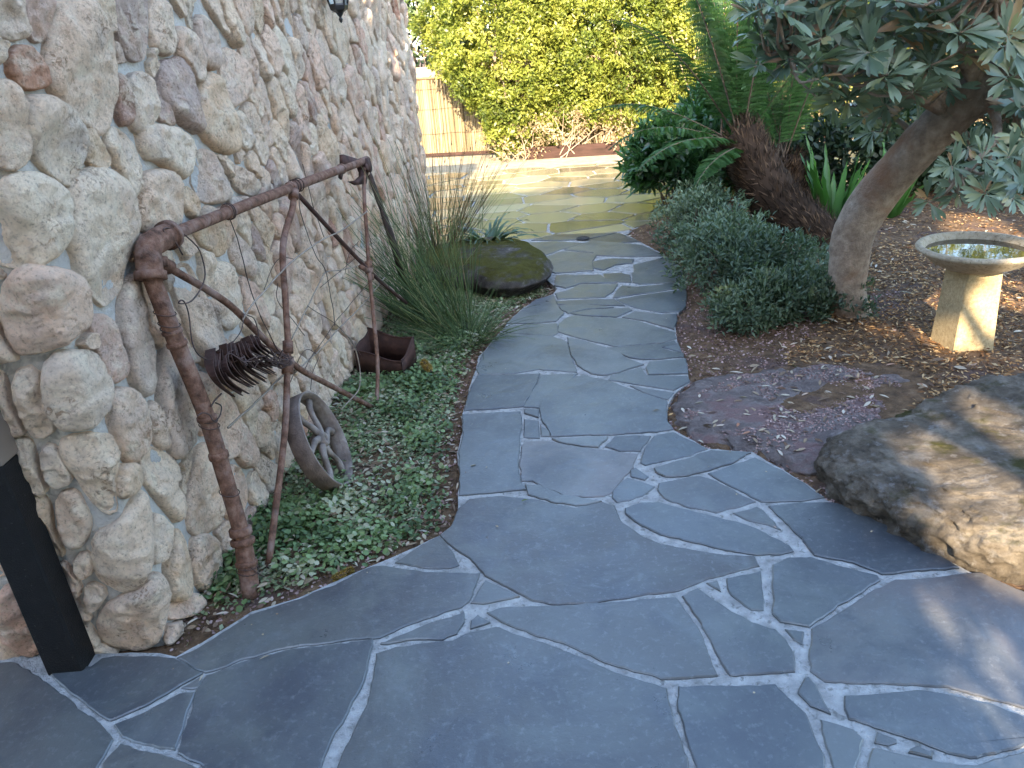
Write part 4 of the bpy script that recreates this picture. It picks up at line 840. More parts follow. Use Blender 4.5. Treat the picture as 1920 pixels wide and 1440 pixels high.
# ------------------------------------------------------------------ small things
q = G(1093, 447, .006); mb = MB(); mb.add(*lathe([(0, .0), (.055, .0), (.058, .004), (.048, .007), (.047, .003), (0, .003)], q, 24))
for k in range(-3, 4): mb.add(*box_geo(q+[k*.013, 0, .003], .005, 2*math.sqrt(.048**2-(k*.013)**2), .004))
tag(mb.build('drain_grate', M['grate'], None, False), 'small round dark drain grate set in the far end of the path', 'drain')
def spike(name, label, c, d, L, r, seed):
    d = nrm(np.array(d, float)); n = 900; t = RNG.random(n); a = RNG.random(n)*6.28; u = nrm(np.cross(d, [0, 0, 1.])); v = np.cross(d, u)
    rad = r*np.sqrt(np.clip(1-(2*t-1)**4, 0, 1))*.75; out = np.cos(a)[:, None]*u+np.sin(a)[:, None]*v
    O = c+d*(t[:, None]-.5)*L+out*rad[:, None]*.5; rt = empty(name, c, label, 'flower spike')
    leaves('bristles', O, out+d*.3+rvec(n)*.3, rvec(n), r*.75, .0022, T_DIA, M['cone'], rt)
    P = [c-d*L*.62, c-d*L*.2, c+d*L*.2, c+d*L*.5]; MB().add(*tube_geo(P, [r*.12, r*.4, r*.42, r*.15], 8)).build('core', M['twig'], rt)
spike('flower_spike', 'yellow bristly flower spike lying upright in the ground cover near the rushes', G(800, 686, .03), (-.5, .6, .45), .08, .024, 1)
spike('flower_spike', 'faded yellow bristly flower spike lying flat on the edge of the path', G(642, 1077, .0), (.8, .6, .0), .08, .015, 2)
# ------------------------------------------------------------------ brush fence
fy = lambda x: 12.27-.385*(x+1.27)*.6
fh = 1.26
rt = empty('brush_fence', (1.5, fy(1.5), 0), 'pale brush fence of upright dry sticks along the far side of the driveway', 'fence')
mb = []; xs = np.sort(RNG.uniform(-5, 9.5, 4200)); n = len(xs); w = RNG.uniform(.004, .009, n); dep = RNG.uniform(-.02, .02, n); h = fh-.10+RNG.uniform(-.01, .01, n); ln = RNG.normal(size=n)*.006
base = np.array([(-1, 0), (0, -1), (1, 0)]); V = np.zeros((n, 6, 3))
for k, (bx_, by_) in enumerate(base):
    V[:, k, 0] = xs+bx_*w; V[:, k, 1] = fy(xs)+by_*w+dep; V[:, k, 2] = .05
    V[:, k+3, 0] = xs+bx_*w+ln; V[:, k+3, 1] = fy(xs)+by_*w+dep; V[:, k+3, 2] = h
F4 = np.array([(0, 1, 4, 3), (1, 2, 5, 4)]); mesh('panel', V.reshape(-1, 3), (F4[None]+(np.arange(n)*6)[:, None, None]).reshape(-1, 4), M['reed'], rt, False, np.repeat(RNG.random(n)*.7+.3*RNG.random(), 6))
mb = MB(); P = np.array([(x, fy(x), fh-.06+.008*math.sin(x*3)) for x in np.linspace(-5, 9.5, 80)]); mb.add(*tube_geo(P, .085, 12, True, .02, 4)); mb.build('capping', M['capping'], rt)
mb = MB(); V = []
for x in np.linspace(-5, 9.5, 2): mb_ = 0
for z in (.03, ): P0 = np.array([-5, fy(-5)-.06, z]); P1 = np.array([9.5, fy(9.5)-.06, z]); V = np.array([P0, P1, P1+[0, 0, .045], P0+[0, 0, .045], P0+[0, -.035, 0], P1+[0, -.035, 0], P1+[0, -.035, .045], P0+[0, -.035, .045]]); mb.add(V, [(4, 5, 6, 7), (3, 7, 6, 2), (0, 1, 5, 4), (0, 3, 2, 1)])
for z in (.35, .7, .98):
    P = np.array([(x, fy(x)-.026, z+.006*math.sin(x*9)) for x in np.linspace(-5, 9.5, 120)]); mb.add(*tube_geo(P, .0025, 5))
mb.build('rail', M['timber'], rt, False)
a = np.array([.45, 11.15, 0]); b = np.array([1.75, 10.95, 0]); V = np.array([a, b, b+[0, 0, .17], a+[0, 0, .17]]); V = np.vstack([V, V+[.01, .05, 0]])
o = MB().add(V, [(0, 1, 2, 3), (3, 2, 6, 7), (1, 5, 6, 2), (0, 3, 7, 4)]).build('edging_board', M['timber'], None, False); tag(o, 'low red-brown timber edging board under the bright hedge', 'edging')
# ------------------------------------------------------------------ hedge bushes in sun
HG = 'bright sunlit hedge bushes along the far fence'
def hbush(label, c, r, ncl, seed, zlo=-.98, per=34):
    return bush('hedge_bush', label, 'bush', HG, c, r, ncl, per, .10, .055, .026, T_DIA, 'hedge', 8, seed, .62, .30, zlo, 'drytwig', .3, 0, .016)
hbush('tall yellow-green hedge bush at the left end, in front of the brush fence', (.30, 11.55, 2.0), (1.0, .75, 1.9), 3000, 1)
hbush('yellow-green hedge bush above the red-brown edging board', (1.75, 11.5, 1.9), (1.0, .7, 1.75), 2700, 2)
hbush('yellow-green hedge bush behind the left fern fronds', (3.2, 11.3, 1.9), (1.05, .75, 1.85), 2300, 3)
hbush('yellow-green hedge bush seen between the ferns and the curved tree', (4.8, 11.1, 1.7), (1.05, .8, 1.75), 1000, 4)
hbush('yellow-green hedge bush at the far right behind the curved tree', (6.6, 10.8, 1.7), (1.2, .8, 1.8), 1000, 5)
for c, r, lb, s in (((.35, 11.2, .25), (.5, .3, .25), 'sparse dry pinkish-brown bush at the foot of the left hedge', 1), ((1.95, 11.0, .25), (.4, .3, .25), 'sparse dry bush at the right end of the edging board', 2), ((1.05, 11.1, .45), (.7, .3, .22), 'dry twiggy bush hanging above the edging board', 3)):
    bush('dry_bush', lb, 'bush', 'dry bushes under the hedge', c, r, 90, 10, .10, .05, .02, T_DIA, 'hedgedry', 16, s+20, .4, .2, -1, 'drytwig', .1, 0, .008)
bush('grey_leaf_shrub', 'shrub with pale grey-green leaves rising behind the brush fence beside the wall', 'shrub', None, (-1.35, 13.3, 2.3), (1.5, .8, 1.7), 420, 12, .16, .15, .045, T_ELL, 'greyleaf', 12, 31, .7, .2, -.8, 'drytwig', .1, 0, .02)
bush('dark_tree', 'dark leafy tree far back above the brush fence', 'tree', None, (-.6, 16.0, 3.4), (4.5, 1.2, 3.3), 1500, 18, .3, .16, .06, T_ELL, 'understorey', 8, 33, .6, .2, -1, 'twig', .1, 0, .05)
bush('backdrop_tree', 'broad green tree behind the hedge at the right', 'tree', None, (6, 16, 3.5), (5, 1.5, 3.4), 800, 16, .3, .12, .05, T_ELL, 'hedge', 8, 34, .6, .2, -1, 'twig', .1, 0, .05)
# ------------------------------------------------------------------ right garden
def G0(px, py, z=.0): return G(px, py, z)
g1 = G0(1235, 412)
bush('glossy_shrub', 'dark glossy-leaved shrub standing where the path meets the driveway', 'shrub', None, (1.72, 7.45, .46), (.46, .45, .36), 260, 16, .075, .115, .034, T_ELL, 'glossy', 9, 41, .55, .22, -.75, 'twig', .25, 0, .012)
bush('glossy_shrub', 'taller dark glossy-leaved shrub behind the first, under the left fern fronds', 'shrub', None, (2.3, 7.9, .55), (.55, .5, .5), 300, 16, .08, .115, .034, T_ELL, 'glossy', 9, 42, .55, .22, -.8, 'twig', .25, 0, .012)
LG = 'small-leaved low shrubs spilling along the right of the path'
def low(label, px, py, r, ncl, seed, dz=0):
    c = G0(px, py); bush('low_shrub', label, 'shrub', LG, (c[0], c[1], r[2]*.55+dz), r, ncl, 22, .06, .042, .014, T_DIA, 'lowshrub', 16, seed, .45, .42, -.7, 'twig', .5, 0, .006)
low('small-leaved low shrub nearest the glossy shrub, spilling over the path', 1318, 468, (.36, .55, .36), 300, 51)
low('small-leaved low shrub overhanging the widest part of the path', 1365, 530, (.38, .45, .28), 330, 52)
low('small-leaved low shrub under the fern trunk', 1450, 530, (.36, .30, .20), 240, 53)
low('small blue-green low shrub at the foot of the curved tree', 1490, 598, (.34, .24, .20), 260, 54)
low('small blue-green low shrub in front, nearest the pinkish gravel', 1400, 610, (.25, .20, .16), 180, 55)
# tree ferns
def frond(mb_V, P0, d0, L, droop, w, npair, rach, seed):
    """rachis curve and lacy pinnae"""
    rg_ = np.random.default_rng(seed); n = 26; d = nrm(np.array(d0, float)); P = [np.array(P0, float)]; D = [d]
    for i in range(n-1):
        d = nrm(d+np.array([0, 0, -droop])*(i/n)**1.3/n*3); P.append(P[-1]+d*L/n); D.append(d)
    P = np.array(P); D = np.array(D); rach.append((P, np.linspace(.008, .002, n)))
    ts = np.linspace(.16, .985, npair)
    for t in ts:
        i = min(int(t*(n-1)), n-2); f = t*(n-1)-i; p = P[i]*(1-f)+P[i+1]*f; dd = nrm(D[i]); s = nrm(np.cross(dd, [0, 0, 1.])); up = np.cross(s, dd)
        pl = w*(math.sin(min(t*1.25+.15, 1.0)*math.pi*.5)*(1-max(0, t-.45)/.55)**.75+.03)
        for sg in (-1, 1):
            pd = nrm(s*sg+dd*.35+up*(.10)+np.array([0, 0, -.18])+rg_.normal(size=3)*.06); k = 11
            u = np.linspace(.06, .97, k); O = p+pd*(u*pl)[:, None]+np.array([0, 0, -1.])*(u*u*pl*.18)[:, None]; ps = nrm(np.cross(pd, up)); ll = (.026+.014*(1-u))*(pl/w+.3)
            for sg2 in (-1, 1):
                mb_V[0].append(O); mb_V[1].append(np.repeat((ps*sg2+pd*.45)[None], k, 0)); mb_V[2].append(np.repeat((up+rg_.normal(size=3)*.25)[None], k, 0)); mb_V[3].append(ll); mb_V[4].append(np.full(k, .35+.5*rg_.random()))
def tree_fern(label, base, top, tr, fr, seed):
    rt = empty('tree_fern', base, label, 'tree fern', 'tree ferns beside the path'); rg_ = np.random.default_rng(seed)
    base = np.array(base, float); top = np.array(top, float); mid = (base+top)/2+np.array([-.05, 0, -.06]); P = spline([base, mid, top], 20); T = nrm(np.gradient(P, axis=0))
    mb = MB().add(*tube_geo(P, np.linspace(tr*.8, tr*.82, 20), 14, True, .03, seed)).build('trunk', M['fibre'], rt)
    n = 3400; i = rg_.integers(0, 20, n); a = rg_.random(n)*6.28; u = nrm(np.cross(T[i], [1., 0, 0])); v = np.cross(T[i], u); out = np.cos(a)[:, None]*u+np.sin(a)[:, None]*v
    O = P[i]+out*(tr*.72)+T[i]*(rg_.random(n)[:, None]-.5)*.07
    D = out*.75+T[i]*1.0+rg_.normal(size=(n, 3))*.35; leaves('fibres', O, D, out, rg_.uniform(.05, .13, n), rg_.uniform(.006, .013, n), T_DIA, M['fibre'], rt, rg_.random(n)**1.5)
    A = [[], [], [], [], []]; rach = []
    for d0, L, dr, w in fr:
        o = top+np.array([rg_.normal()*.05, rg_.normal()*.05, -.02]); frond(A, o, d0, L, dr, w*.8, 30, rach, int(rg_.integers(1e6)))
    O, D, Nn, LL, RR = [np.concatenate(x) for x in A]; leaves('fronds', O, D, Nn, LL, LL*.42, T_DIA, M['fern'], rt, np.clip(RR+rg_.normal(size=len(RR))*.1, 0, 1))
    mb = MB()
    for P_, R_ in rach: mb.add(*tube_geo(P_, R_, 6))
    mb.build('frond_stems', M['twig'], rt)
rgf = np.random.default_rng(8)
def crown_fronds(k, up, spread, L):
    out = []
    for i in range(k):
        a = i*2.4+rgf.random()*.5; e = up+rgf.normal()*.12; out.append(((math.cos(a)*spread*(.5+rgf.random()*.7), math.sin(a)*spread*(.5+rgf.random()*.7), e), L*(.8+.35*rgf.random()), .55+.3*rgf.random(), .26))
    return out
tb = G0(1560, 470, -.03); yt = 6.35; tt = PY(1385, 262, yt)
hand = [((-1.0, -.1, .38), 1.15, .95, .24), ((-.95, -.45, .22), 1.2, .8, .22), ((-.85, .3, .5), 1.3, .8, .25), ((-.55, -.5, -.05), .75, .7, .16), ((-.6, -.3, .8), 1.7, .8, .28), ((-.25, .1, 1.0), 1.9, .5, .3), ((.1, -.1, 1.0), 1.9, .5, .3), ((-.1, -.25, 1.0), 1.8, .6, .3), ((.3, .1, 1.0), 1.8, .5, .3), ((-.35, -.15, 1.0), 1.8, .7, .3), ((.05, .2, 1.0), 2.0, .4, .3), ((.5, -.2, .8), 1.5, .7, .28)]
tree_fern('tree fern with a leaning shaggy red-brown trunk and long arching fronds reaching over the path', tb, tt, .235, hand+crown_fronds(9, 1.3, .55, 1.7), 61)
tb2 = np.array([2.75, 6.9, 0]); tt2 = PY(1465, 300, 6.9)
tree_fern('second tree fern with upright fronds just right of and behind the leaning one', tb2, tt2, .2, [((.0, -.1, 1), 1.8, .4, .28), ((.25, 0, 1), 1.8, .45, .28), ((-.15, .1, 1), 1.8, .4, .28), ((.45, .05, .9), 1.6, .6, .26)]+crown_fronds(5, 1.3, .5, 1.5), 62)
# upright strap ferns
def strap(name, label, c, n, L, w, mat, group, seed, up=1.4, cat='fern', droop=.6, tm=T_ELL, spread=.04):
    rg_ = np.random.default_rng(seed); c = np.array(c, float); rt = empty(name, c, label, cat, group); mb = MB()
    for k in range(n):
        a = rg_.random()*6.28; d = nrm(np.array([math.cos(a), math.sin(a), up*(.6+.9*rg_.random())])); l = L*(.65+.5*rg_.random()); m = 12; P = [c+np.array([math.cos(a), math.sin(a), 0])*spread*rg_.random()]; dd = d
        for i in range(m-1): dd = nrm(dd+np.array([0, 0, -droop/m*2*(i/m)])); P.append(P[-1]+dd*l/m)
        P = np.array(P); T = nrm(np.gradient(P, axis=0)); s = nrm(np.cross(T, [0, 0, 1.])+rg_.normal(size=3)*.12); s = nrm(s); uu = np.cross(s, T); t = np.linspace(0, 1, m); ww = w*(np.minimum(1, .35+t*3)*(1-t**3))+.0008
        rip = .004*np.sin(t*25)*(w/.03); V = np.vstack([P-s*ww[:, None]/2+uu*rip[:, None], P-uu*(ww*.18)[:, None], P+s*ww[:, None]/2-uu*rip[:, None]]); Fc = [(i, i+1, m+i+1, m+i) for i in range(m-1)]+[(m+i, m+i+1, 2*m+i+1, 2*m+i) for i in range(m-1)]
        mb.add(V, Fc, rg_.random())
    mb.build('blades', M[mat], rt); return rt
strap('strap_fern', 'clump of upright glossy strap fern blades between the tree fern and the curved tree', (2.62, 6.0, 0), 22, .75, .075, 'strap', 'upright strap ferns', 71, 3.0, droop=.2)
strap('strap_fern', 'strap fern clump half hidden behind the trunk of the curved tree', (3.25, 6.3, 0), 14, .7, .075, 'strap', 'upright strap ferns', 72, 2.4, droop=.3)
# dark understorey that closes the view to the right
UG = 'dark leafy shrubs in the shade at the right'
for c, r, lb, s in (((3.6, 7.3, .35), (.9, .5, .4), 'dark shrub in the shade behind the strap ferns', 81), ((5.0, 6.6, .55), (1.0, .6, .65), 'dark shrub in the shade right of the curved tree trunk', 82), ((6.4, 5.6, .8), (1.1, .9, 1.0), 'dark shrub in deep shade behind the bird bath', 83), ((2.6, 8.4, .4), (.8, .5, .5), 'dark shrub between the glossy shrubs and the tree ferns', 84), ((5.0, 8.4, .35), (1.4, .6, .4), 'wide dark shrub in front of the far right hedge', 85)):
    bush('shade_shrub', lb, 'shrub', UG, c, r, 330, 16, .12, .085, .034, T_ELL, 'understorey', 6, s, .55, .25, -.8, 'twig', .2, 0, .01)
# ------------------------------------------------------------------ tree with curved trunk and leaf rosettes
tr0 = G0(1590, 606, -.03); Y0 = tr0[1]
rt = empty('curved_tree', (tr0[0], tr0[1], 0), 'tree with a thick smooth trunk curving to the right and drooping rosettes of blue-green leaves', 'tree')
def TP(x, y, dy=0): return PY(x, y, Y0+dy)
tp = [TP(1594, 625), TP(1588, 560), TP(1590, 500), TP(1598, 445), TP(1622, 395, -.02), TP(1668, 335, -.08), TP(1722, 275, -.15), TP(1785, 215, -.22), TP(1845, 165, -.3), TP(1905, 115, -.4), TP(1975, 60, -.5)]
tp[0][2] = -.05
rr = [.125, .108, .105, .110, .112, .106, .104, .100, .094, .08, .07]
P = spline(tp, 44); R = spline(np.array(rr)[:, None], 44)[:, 0]; MB().add(*tube_geo(P, R, 28, True, .010, 7)).build('trunk', M['bark'], rt)
mb = MB(); lims = []
def limb(a, b, c, r0, r1, n=12):
    P = spline([a, b, c], n); mb.add(*tube_geo(P, np.linspace(r0, r1, n), 8, True, .004, len(lims))); lims.append(P); return P
k1 = TP(1640, 385); mb.add(*blob(k1+[-.09, -.05, 0], (.03, .03, .03), .2, 3, 8))
limb(TP(1785, 215, -.22), TP(1700, 120, -.35), TP(1560, 40, -.5), .045, .015); limb(TP(1785, 215, -.22), TP(1650, 150, -.45), TP(1480, 90, -.7), .035, .010)
limb(TP(1845, 165, -.3), TP(1780, 60, -.4), TP(1690, -40, -.5), .05, .02); limb(TP(1845, 165, -.3), TP(1870, 250, -.7), TP(1800, 330, -.95), .028, .008); limb(TP(1870, 170, -.4), TP(1930, 260, -.8), TP(1880, 380, -1.0), .025, .008)
limb(TP(1905, 115, -.4), TP(1940, 0, -.5), TP(1960, -160, -.6), .06, .03); limb(TP(1905, 115, -.4), TP(1880, 20, -.8), TP(1820, -60, -1.1), .035, .012); limb(TP(1722, 275, -.15), TP(1690, 230, -.05), TP(1620, 200, .1), .02, .008)
ros = []   # centre, axis, size
def R_(px, py, dy, ax, s=1): ros.append((TP(px, py, dy), nrm(np.array(ax, float)), s))
for px, py, dy, s in ((1842, 296, -1.0, .9), (1893, 294, -1.05, .9), (1785, 312, -.95, .75), (1742, 378, -.9, .75), (1848, 362, -1.05, .85), (1795, 355, -.9, .65), (1900, 372, -1.1, .8), (1815, 275, -.8, .65), (1770, 335, -.8, .65), (1870, 330, -.9, .75), (1915, 340, -1.1, .8), (1925, 260, -1, .9)): R_(px, py, dy, (rgf.normal()*.3-.1, -.85, .45+rgf.normal()*.2), s)
for px, py, dy, s in ((1622, 66, -.75, 1.25), (1590, 183, -.6, 1.05), (1742, 128, -.75, 1.15), (1885, 85, -.9, 1.2), (1500, 45, -.75, 1.1), (1440, 75, -.7, 1), (1425, 120, -.65, .9), (1480, 110, -.7, 1), (1560, 100, -.6, 1), (1680, 60, -.7, 1.1), (1545, 20, -.8, 1.1), (1800, 60, -.9, 1.1), (1660, 195, -.4, .9)): R_(px, py, dy, (rgf.normal()*.35-.2, -.7, .6+rgf.normal()*.2), s)
for k in range(330):
    px = rgf.uniform(1400, 2050); lo = np.interp(px, [1400, 1480, 1600, 1700, 1800, 1900, 2050], [65, 135, 185, 200, 195, 200, 330]); py = rgf.uniform(-230, lo)
    if px < 1500 and py < 10 and rgf.random() < .4: continue
    dt = min(math.hypot(px-a_, py-b_) for a_, b_ in ((1668, 335), (1695, 305), (1722, 275), (1750, 248)))
    if dt < 72: continue
    R_(px, py, rgf.uniform(-1.0, .1), (rgf.normal()*.5-.1, rgf.normal()*.5-.35, .7+rgf.normal()*.3), rgf.uniform(.8, 1.15))
for k in range(26): R_(rgf.uniform(1830, 2050), rgf.uniform(190, 370) if k > 9 else rgf.uniform(170, 300), rgf.uniform(-.7, -.2), (rgf.normal()*.5, -.5, .5), rgf.uniform(.7, 1))
for k in range(9): R_(rgf.uniform(1560, 1700), rgf.uniform(150, 250), rgf.uniform(-.3, .1), (rgf.normal()*.5, -.5, .3), rgf.uniform(.7, .9))
O = []; D = []; Nn = []; L = []; T = []
allP = np.vstack(lims+[P[25:]])
for c, ax, s in ros:
    u = nrm(np.cross(ax, [.3, .2, 1.])); v = np.cross(ax, u); k = rgf.integers(9, 14); tone = rgf.random()*.55
    for i in range(k):
        a = i*2.399+rgf.random()*.3; el = .12+.55*rgf.random()**1.5*(1 if i < k*.7 else 1.6); out = math.cos(a)*u+math.sin(a)*v; d = nrm(out+ax*el)
        O.append(c+rgf.normal(size=3)*.004-ax*.012*(k-i)/k); D.append(d); Nn.append(nrm(ax-out*el*.5+rgf.normal(size=3)*.12)); L.append(s*rgf.uniform(.105, .165)*(1 if i < k*.75 else .7)); T.append(tone+rgf.random()*.35 if rgf.random() > .10 else rgf.uniform(.82, 1))
    j = np.argmin(np.linalg.norm(allP-c, axis=1)); q = allP[j]
    if np.linalg.norm(q-c) < 1.4: mb.add(*tube_geo(spline([q, (q+c)/2+np.array([0, 0, -.04])-ax*.03, c], 8), np.linspace(.009, .004, 8), 5))
L = np.array(L); leaves('leaves', np.array(O), np.array(D), np.array(Nn), L, L*.32, T_SPAT, M['treeleaf'], rt, np.array(T)); mb.build('branches', M['bark'], rt)
# ------------------------------------------------------------------ rushes
def rush(name, label, c, rad, n, L, mat, bias, seed, spreadk=.5, curve=.25, wid=.0028, heads=0):
    rg_ = np.random.default_rng(seed); c = np.array(c, float); rt = empty(name, c, label, 'rush', 'rush clumps beside the wall'); mb = MB(); hb = MB()
    for k in range(n):
        a = rg_.random()*6.28; rr_ = rad*math.sqrt(rg_.random()); o = c+np.array([math.cos(a)*rr_, math.sin(a)*rr_*.8, -.03]); l = L*(.45+.6*rg_.random())
        d = nrm(np.array([math.cos(a)*spreadk*rr_/rad, math.sin(a)*spreadk*rr_/rad, 1.0])+np.array(bias)*(.2+1.0*rg_.random())+rg_.normal(size=3)*.13); m = 9; P = [o]; g = nrm(rg_.normal(size=3)*[1, 1, .0])
        for i in range(m-1): d = nrm(d+(g*.35+np.array([0, 0, -.5])+np.array(bias)*.4)*curve*rg_.random()/m*2); P.append(P[-1]+d*l/m)
        P = np.array(P); P[:, 2] = np.maximum(P[:, 2], -.02); mb.add(*tube_geo(P, np.linspace(wid, wid*.35, m), 3, False), r=float(np.clip(rg_.beta(2, 2.2), 0, 1)))
        if k < heads: q = P[-2]; mb.add(*tube_geo([q, q+d*.012, q+d*.024], [.002, .0045, .002], 5), .9)
    mb.build('blades', M[mat], rt)
    return rt
rush('rush_clump', 'big green rush clump leaning left from the edge of the mossy rock toward the wall', (-.40, 4.66, 0), .19, 190, 1.35, 'rush', (-.74, .0, 0), 91, .5, .35, .003)
rush('rush_clump', 'short grassy green rush tuft drooping over the edge of the path', (-.26, 4.38, 0), .17, 230, .42, 'rush', (.0, -.3, 0), 92, 1.3, 1.3, .0022)
rush('rush_clump', 'tall thin brown-based rush clump behind the mossy rock at the wall corner', (-.52, 6.05, .1), .15, 200, 1.15, 'rushbrown', (-.05, -.05, 0), 93, .75, .1, .0026, 60)
rush('rush_clump', 'dark green rush clump close against the wall behind the pipe frame', (-.62, 4.95, 0), .12, 120, 1.05, 'rush', (-.1, .05, 0), 94, .7, .25, .0028)
strap('strappy_plant', 'small dark strappy-leaved plant growing behind the mossy rock', (-.08, 6.02, .12), 46, .42, .028, 'agave', None, 95, .75, 'plant', 1.5, spread=.03)
# ------------------------------------------------------------------ ground cover and litter
LB = np.array([WA[:2]+[-.02, 0], G(345, 1219)[:2]]+[G(*p)[:2] for p in PL_LEFT[4:30]]+[(.25, 6.2), (-.62, 6.75), WA[:2]+WD[:2]*(WLEN-.05)])
def scatter(poly, n, rg_): 
    b0, b1 = poly.min(0), poly.max(0); P = rg_.uniform(b0, b1, (n*4, 2)); P = P[inpoly(P, poly)]; return P[:n]
rgc = np.random.default_rng(101)
P2 = scatter(LB, 110000, rgc); Q = np.c_[P2, P2[:, 0]*0]; de = dseg(P2, np.array([G(*p)[:2] for p in PL_LEFT[3:30]]), False); dw = np.abs((P2-WA[:2])@WN[:2])
dens = np.clip((de-.04)/.16, 0, 1)*np.clip(.72+fbm(Q, 3.4, 3, 4)*1.1, .12, .95)*np.where(P2[:, 1] < 2.15, .45, 1)*np.clip(dw/.1, .3, 1)
P2 = P2[rgc.random(len(P2)) < dens]; n = len(P2); big = (fbm(np.c_[P2, P2[:, 0]*0], 3.2, 3, 9)+(2.9-P2[:, 1])*.3+rgc.normal(size=n)*.28) > .0
def flat_leaves(name, P2, L, W, tm, mat, parent=None, lift=(0, .03), tiltk=.45, label=None, kind='stuff', rg_=rgc, rnd=None):
    n = len(P2); z = gz(P2)+rg_.uniform(lift[0], lift[1], n); a = rg_.random(n)*6.28; D = np.c_[np.cos(a), np.sin(a), rg_.normal(size=n)*.25]; Nn = np.c_[rg_.normal(size=(n, 2))*tiltk, np.ones(n)]
    o = leaves(name, np.c_[P2, z], D, Nn, L*(.6+.7*rg_.random(n)), W*(.6+.7*rg_.random(n)), tm, mat, parent, rnd); return tag(o, label, kind=kind)
A_ = P2[big]; B_ = P2[~big]
t1 = np.clip(.5+fbm(np.c_[A_, A_[:, 0]*0], 5, 2, 3)*.8+rgc.normal(size=len(A_))*.22, 0, 1)
flat_leaves('ground_cover', A_[:26000], .021, .021, T_ROUND, M['cover'], None, (.0, .045), .55, 'round-leaved green ground cover over the bed by the wall', rnd=t1[:26000])
flat_leaves('fine_ground_cover', B_[:46000], .020, .014, T_DIA, M['cover2'], None, (-.0, .025), .7, 'fine small-leaved ground cover in the bed beside the path')
P3 = scatter(LB, 2200, rgc); flat_leaves('leaf_litter', P3, .038, .012, T_ELL, M['litter'], None, (0, .03), .35, 'dry leaves and twigs scattered over the bed by the wall')
P3 = scatter(LB, 9000, rgc); d3 = dseg(P3, np.array([G(*p)[:2] for p in PL_LEFT[3:30]]), False); P3 = P3[d3 < .16+.08*rgc.random(len(P3))]; flat_leaves('edge_gravel', P3, .014, .010, T_ROUND, M['scoria'], None, (-.005, .008), .8, 'pinkish gravel along the edge of the path')
# right bed: mulch chips
RB = np.array([p for p in WR[:26]]+[(1.12, 2.6), (1.6, 2.9), (2.4, 3.0), (3.0, 2.4), (4.2, 2.2), (7.5, 4.5), (7.5, 8.2), (2.4, 7.6), (1.2, 6.75)])
FR0 = np.array([G(*p)[:2] for p in ((1265, 745), (1260, 780), (1272, 803), (1330, 832), (1410, 840), (1480, 870), (1530, 885), (1600, 858), (1690, 795), (1740, 740), (1690, 700), (1560, 690), (1400, 697), (1300, 716))])
P4 = scatter(RB, 90000, rgc); P4 = P4[~inpoly(P4, FR0)]; near = P4[:, 1] < 5.4; P4 = P4[(near & (P4[:, 0] < 3.6)) | (rgc.random(len(P4)) < .25)]
pk = fbm(np.c_[P4, P4[:, 0]*0], 2.5, 2, 12)+np.clip((1.55-P4[:, 0])*.8, -1, .5); pink = pk > .12
zr = lambda P: np.clip(gz(P), -1, 1)
flat_leaves('mulch', P4[~pink][:52000], .030, .010, T_DIA, M['chip'], None, (-.002, .014), .5, 'brown wood chip mulch over the right garden bed')
flat_leaves('mulch_gravel', P4[pink][:14000], .014, .010, T_ROUND, M['scoria'], None, (-.003, .008), .8, 'pinkish gravel mixed in the right garden bed')
P5 = scatter(RB, 1500, rgc); flat_leaves('leaf_litter', P5, .055, .015, T_ELL, M['litter'], None, (.004, .02), .3, 'pale dry leaves scattered over the mulch of the right bed')
# gravel and leaves on the flat rock
FR = np.array([G(*p)[:2] for p in ((1275, 765), (1290, 800), (1410, 836), (1500, 870), (1640, 830), (1720, 750), (1600, 695), (1400, 700))])
bvh = None
from mathutils.bvhtree import BVHTree
deps = {}
def on_obj(o, P2, lift):
    me = o.data; bv = BVHTree.FromPolygons([v.co[:] for v in me.vertices], [p.vertices[:] for p in me.polygons]); z = []
    for p in P2:
        h = bv.ray_cast(Vector((p[0], p[1], 2)), Vector((0, 0, -1))); z.append(h[0].z if h[0] is not None else -9)
    return np.array(z)+lift
fr = bpy.data.objects['flat_rock']; P6 = scatter(FR, 4200, rgc); f6 = fbm(np.c_[P6, P6[:, 0]*0], 5, 2, 31); P6 = P6[f6 > -.12]; z6 = on_obj(fr, P6, .002); k = z6 > -1; P6 = P6[k]; z6 = z6[k]; n = len(P6)
a = rgc.random(n)*6.28; tag(leaves('rock_gravel', np.c_[P6, z6], np.c_[np.cos(a), np.sin(a), a*0], np.c_[rgc.normal(size=(n, 2))*.5, np.ones(n)], .010, .008, T_ROUND, M['scoria']), 'pinkish gravel lying in the hollows of the flat rock', kind='stuff')
P6 = scatter(FR, 110, rgc); z6 = on_obj(fr, P6, .004); k = z6 > -1; P6 = P6[k]; z6 = z6[k]; n = len(P6); a = rgc.random(n)*6.28
tag(leaves('rock_litter', np.c_[P6, z6], np.c_[np.cos(a), np.sin(a), a*0], np.c_[rgc.normal(size=(n, 2))*.25, np.ones(n)], .045, .013, T_ELL, M['litter']), 'dry leaves lying on the flat rock', kind='stuff')
PP = scatter(OUT[(OUT[:, 1] > -3)], 6000, rgc); PP = PP[(PP[:, 1] > 1.2) & (PP[:, 1] < 7)]; dp = np.minimum(dseg(PP, np.array([G(*p)[:2] for p in PL_LEFT[3:30]]), False), dseg(PP, np.array(WR), False)); PP = PP[rgc.random(len(PP)) < np.exp(-dp/.07)*.5+.012]; n = len(PP); a = rgc.random(n)*6.28
tag(leaves('path_litter', np.c_[PP, np.full(n, .006)], np.c_[np.cos(a), np.sin(a), a*0], np.c_[rgc.normal(size=(n, 2))*.25, np.ones(n)], .006+.03*rgc.random(n)**3, .004+.006*rgc.random(n)**2, T_ELL, M['litter']), 'scattered bits of leaf and bark on the paving', kind='stuff')
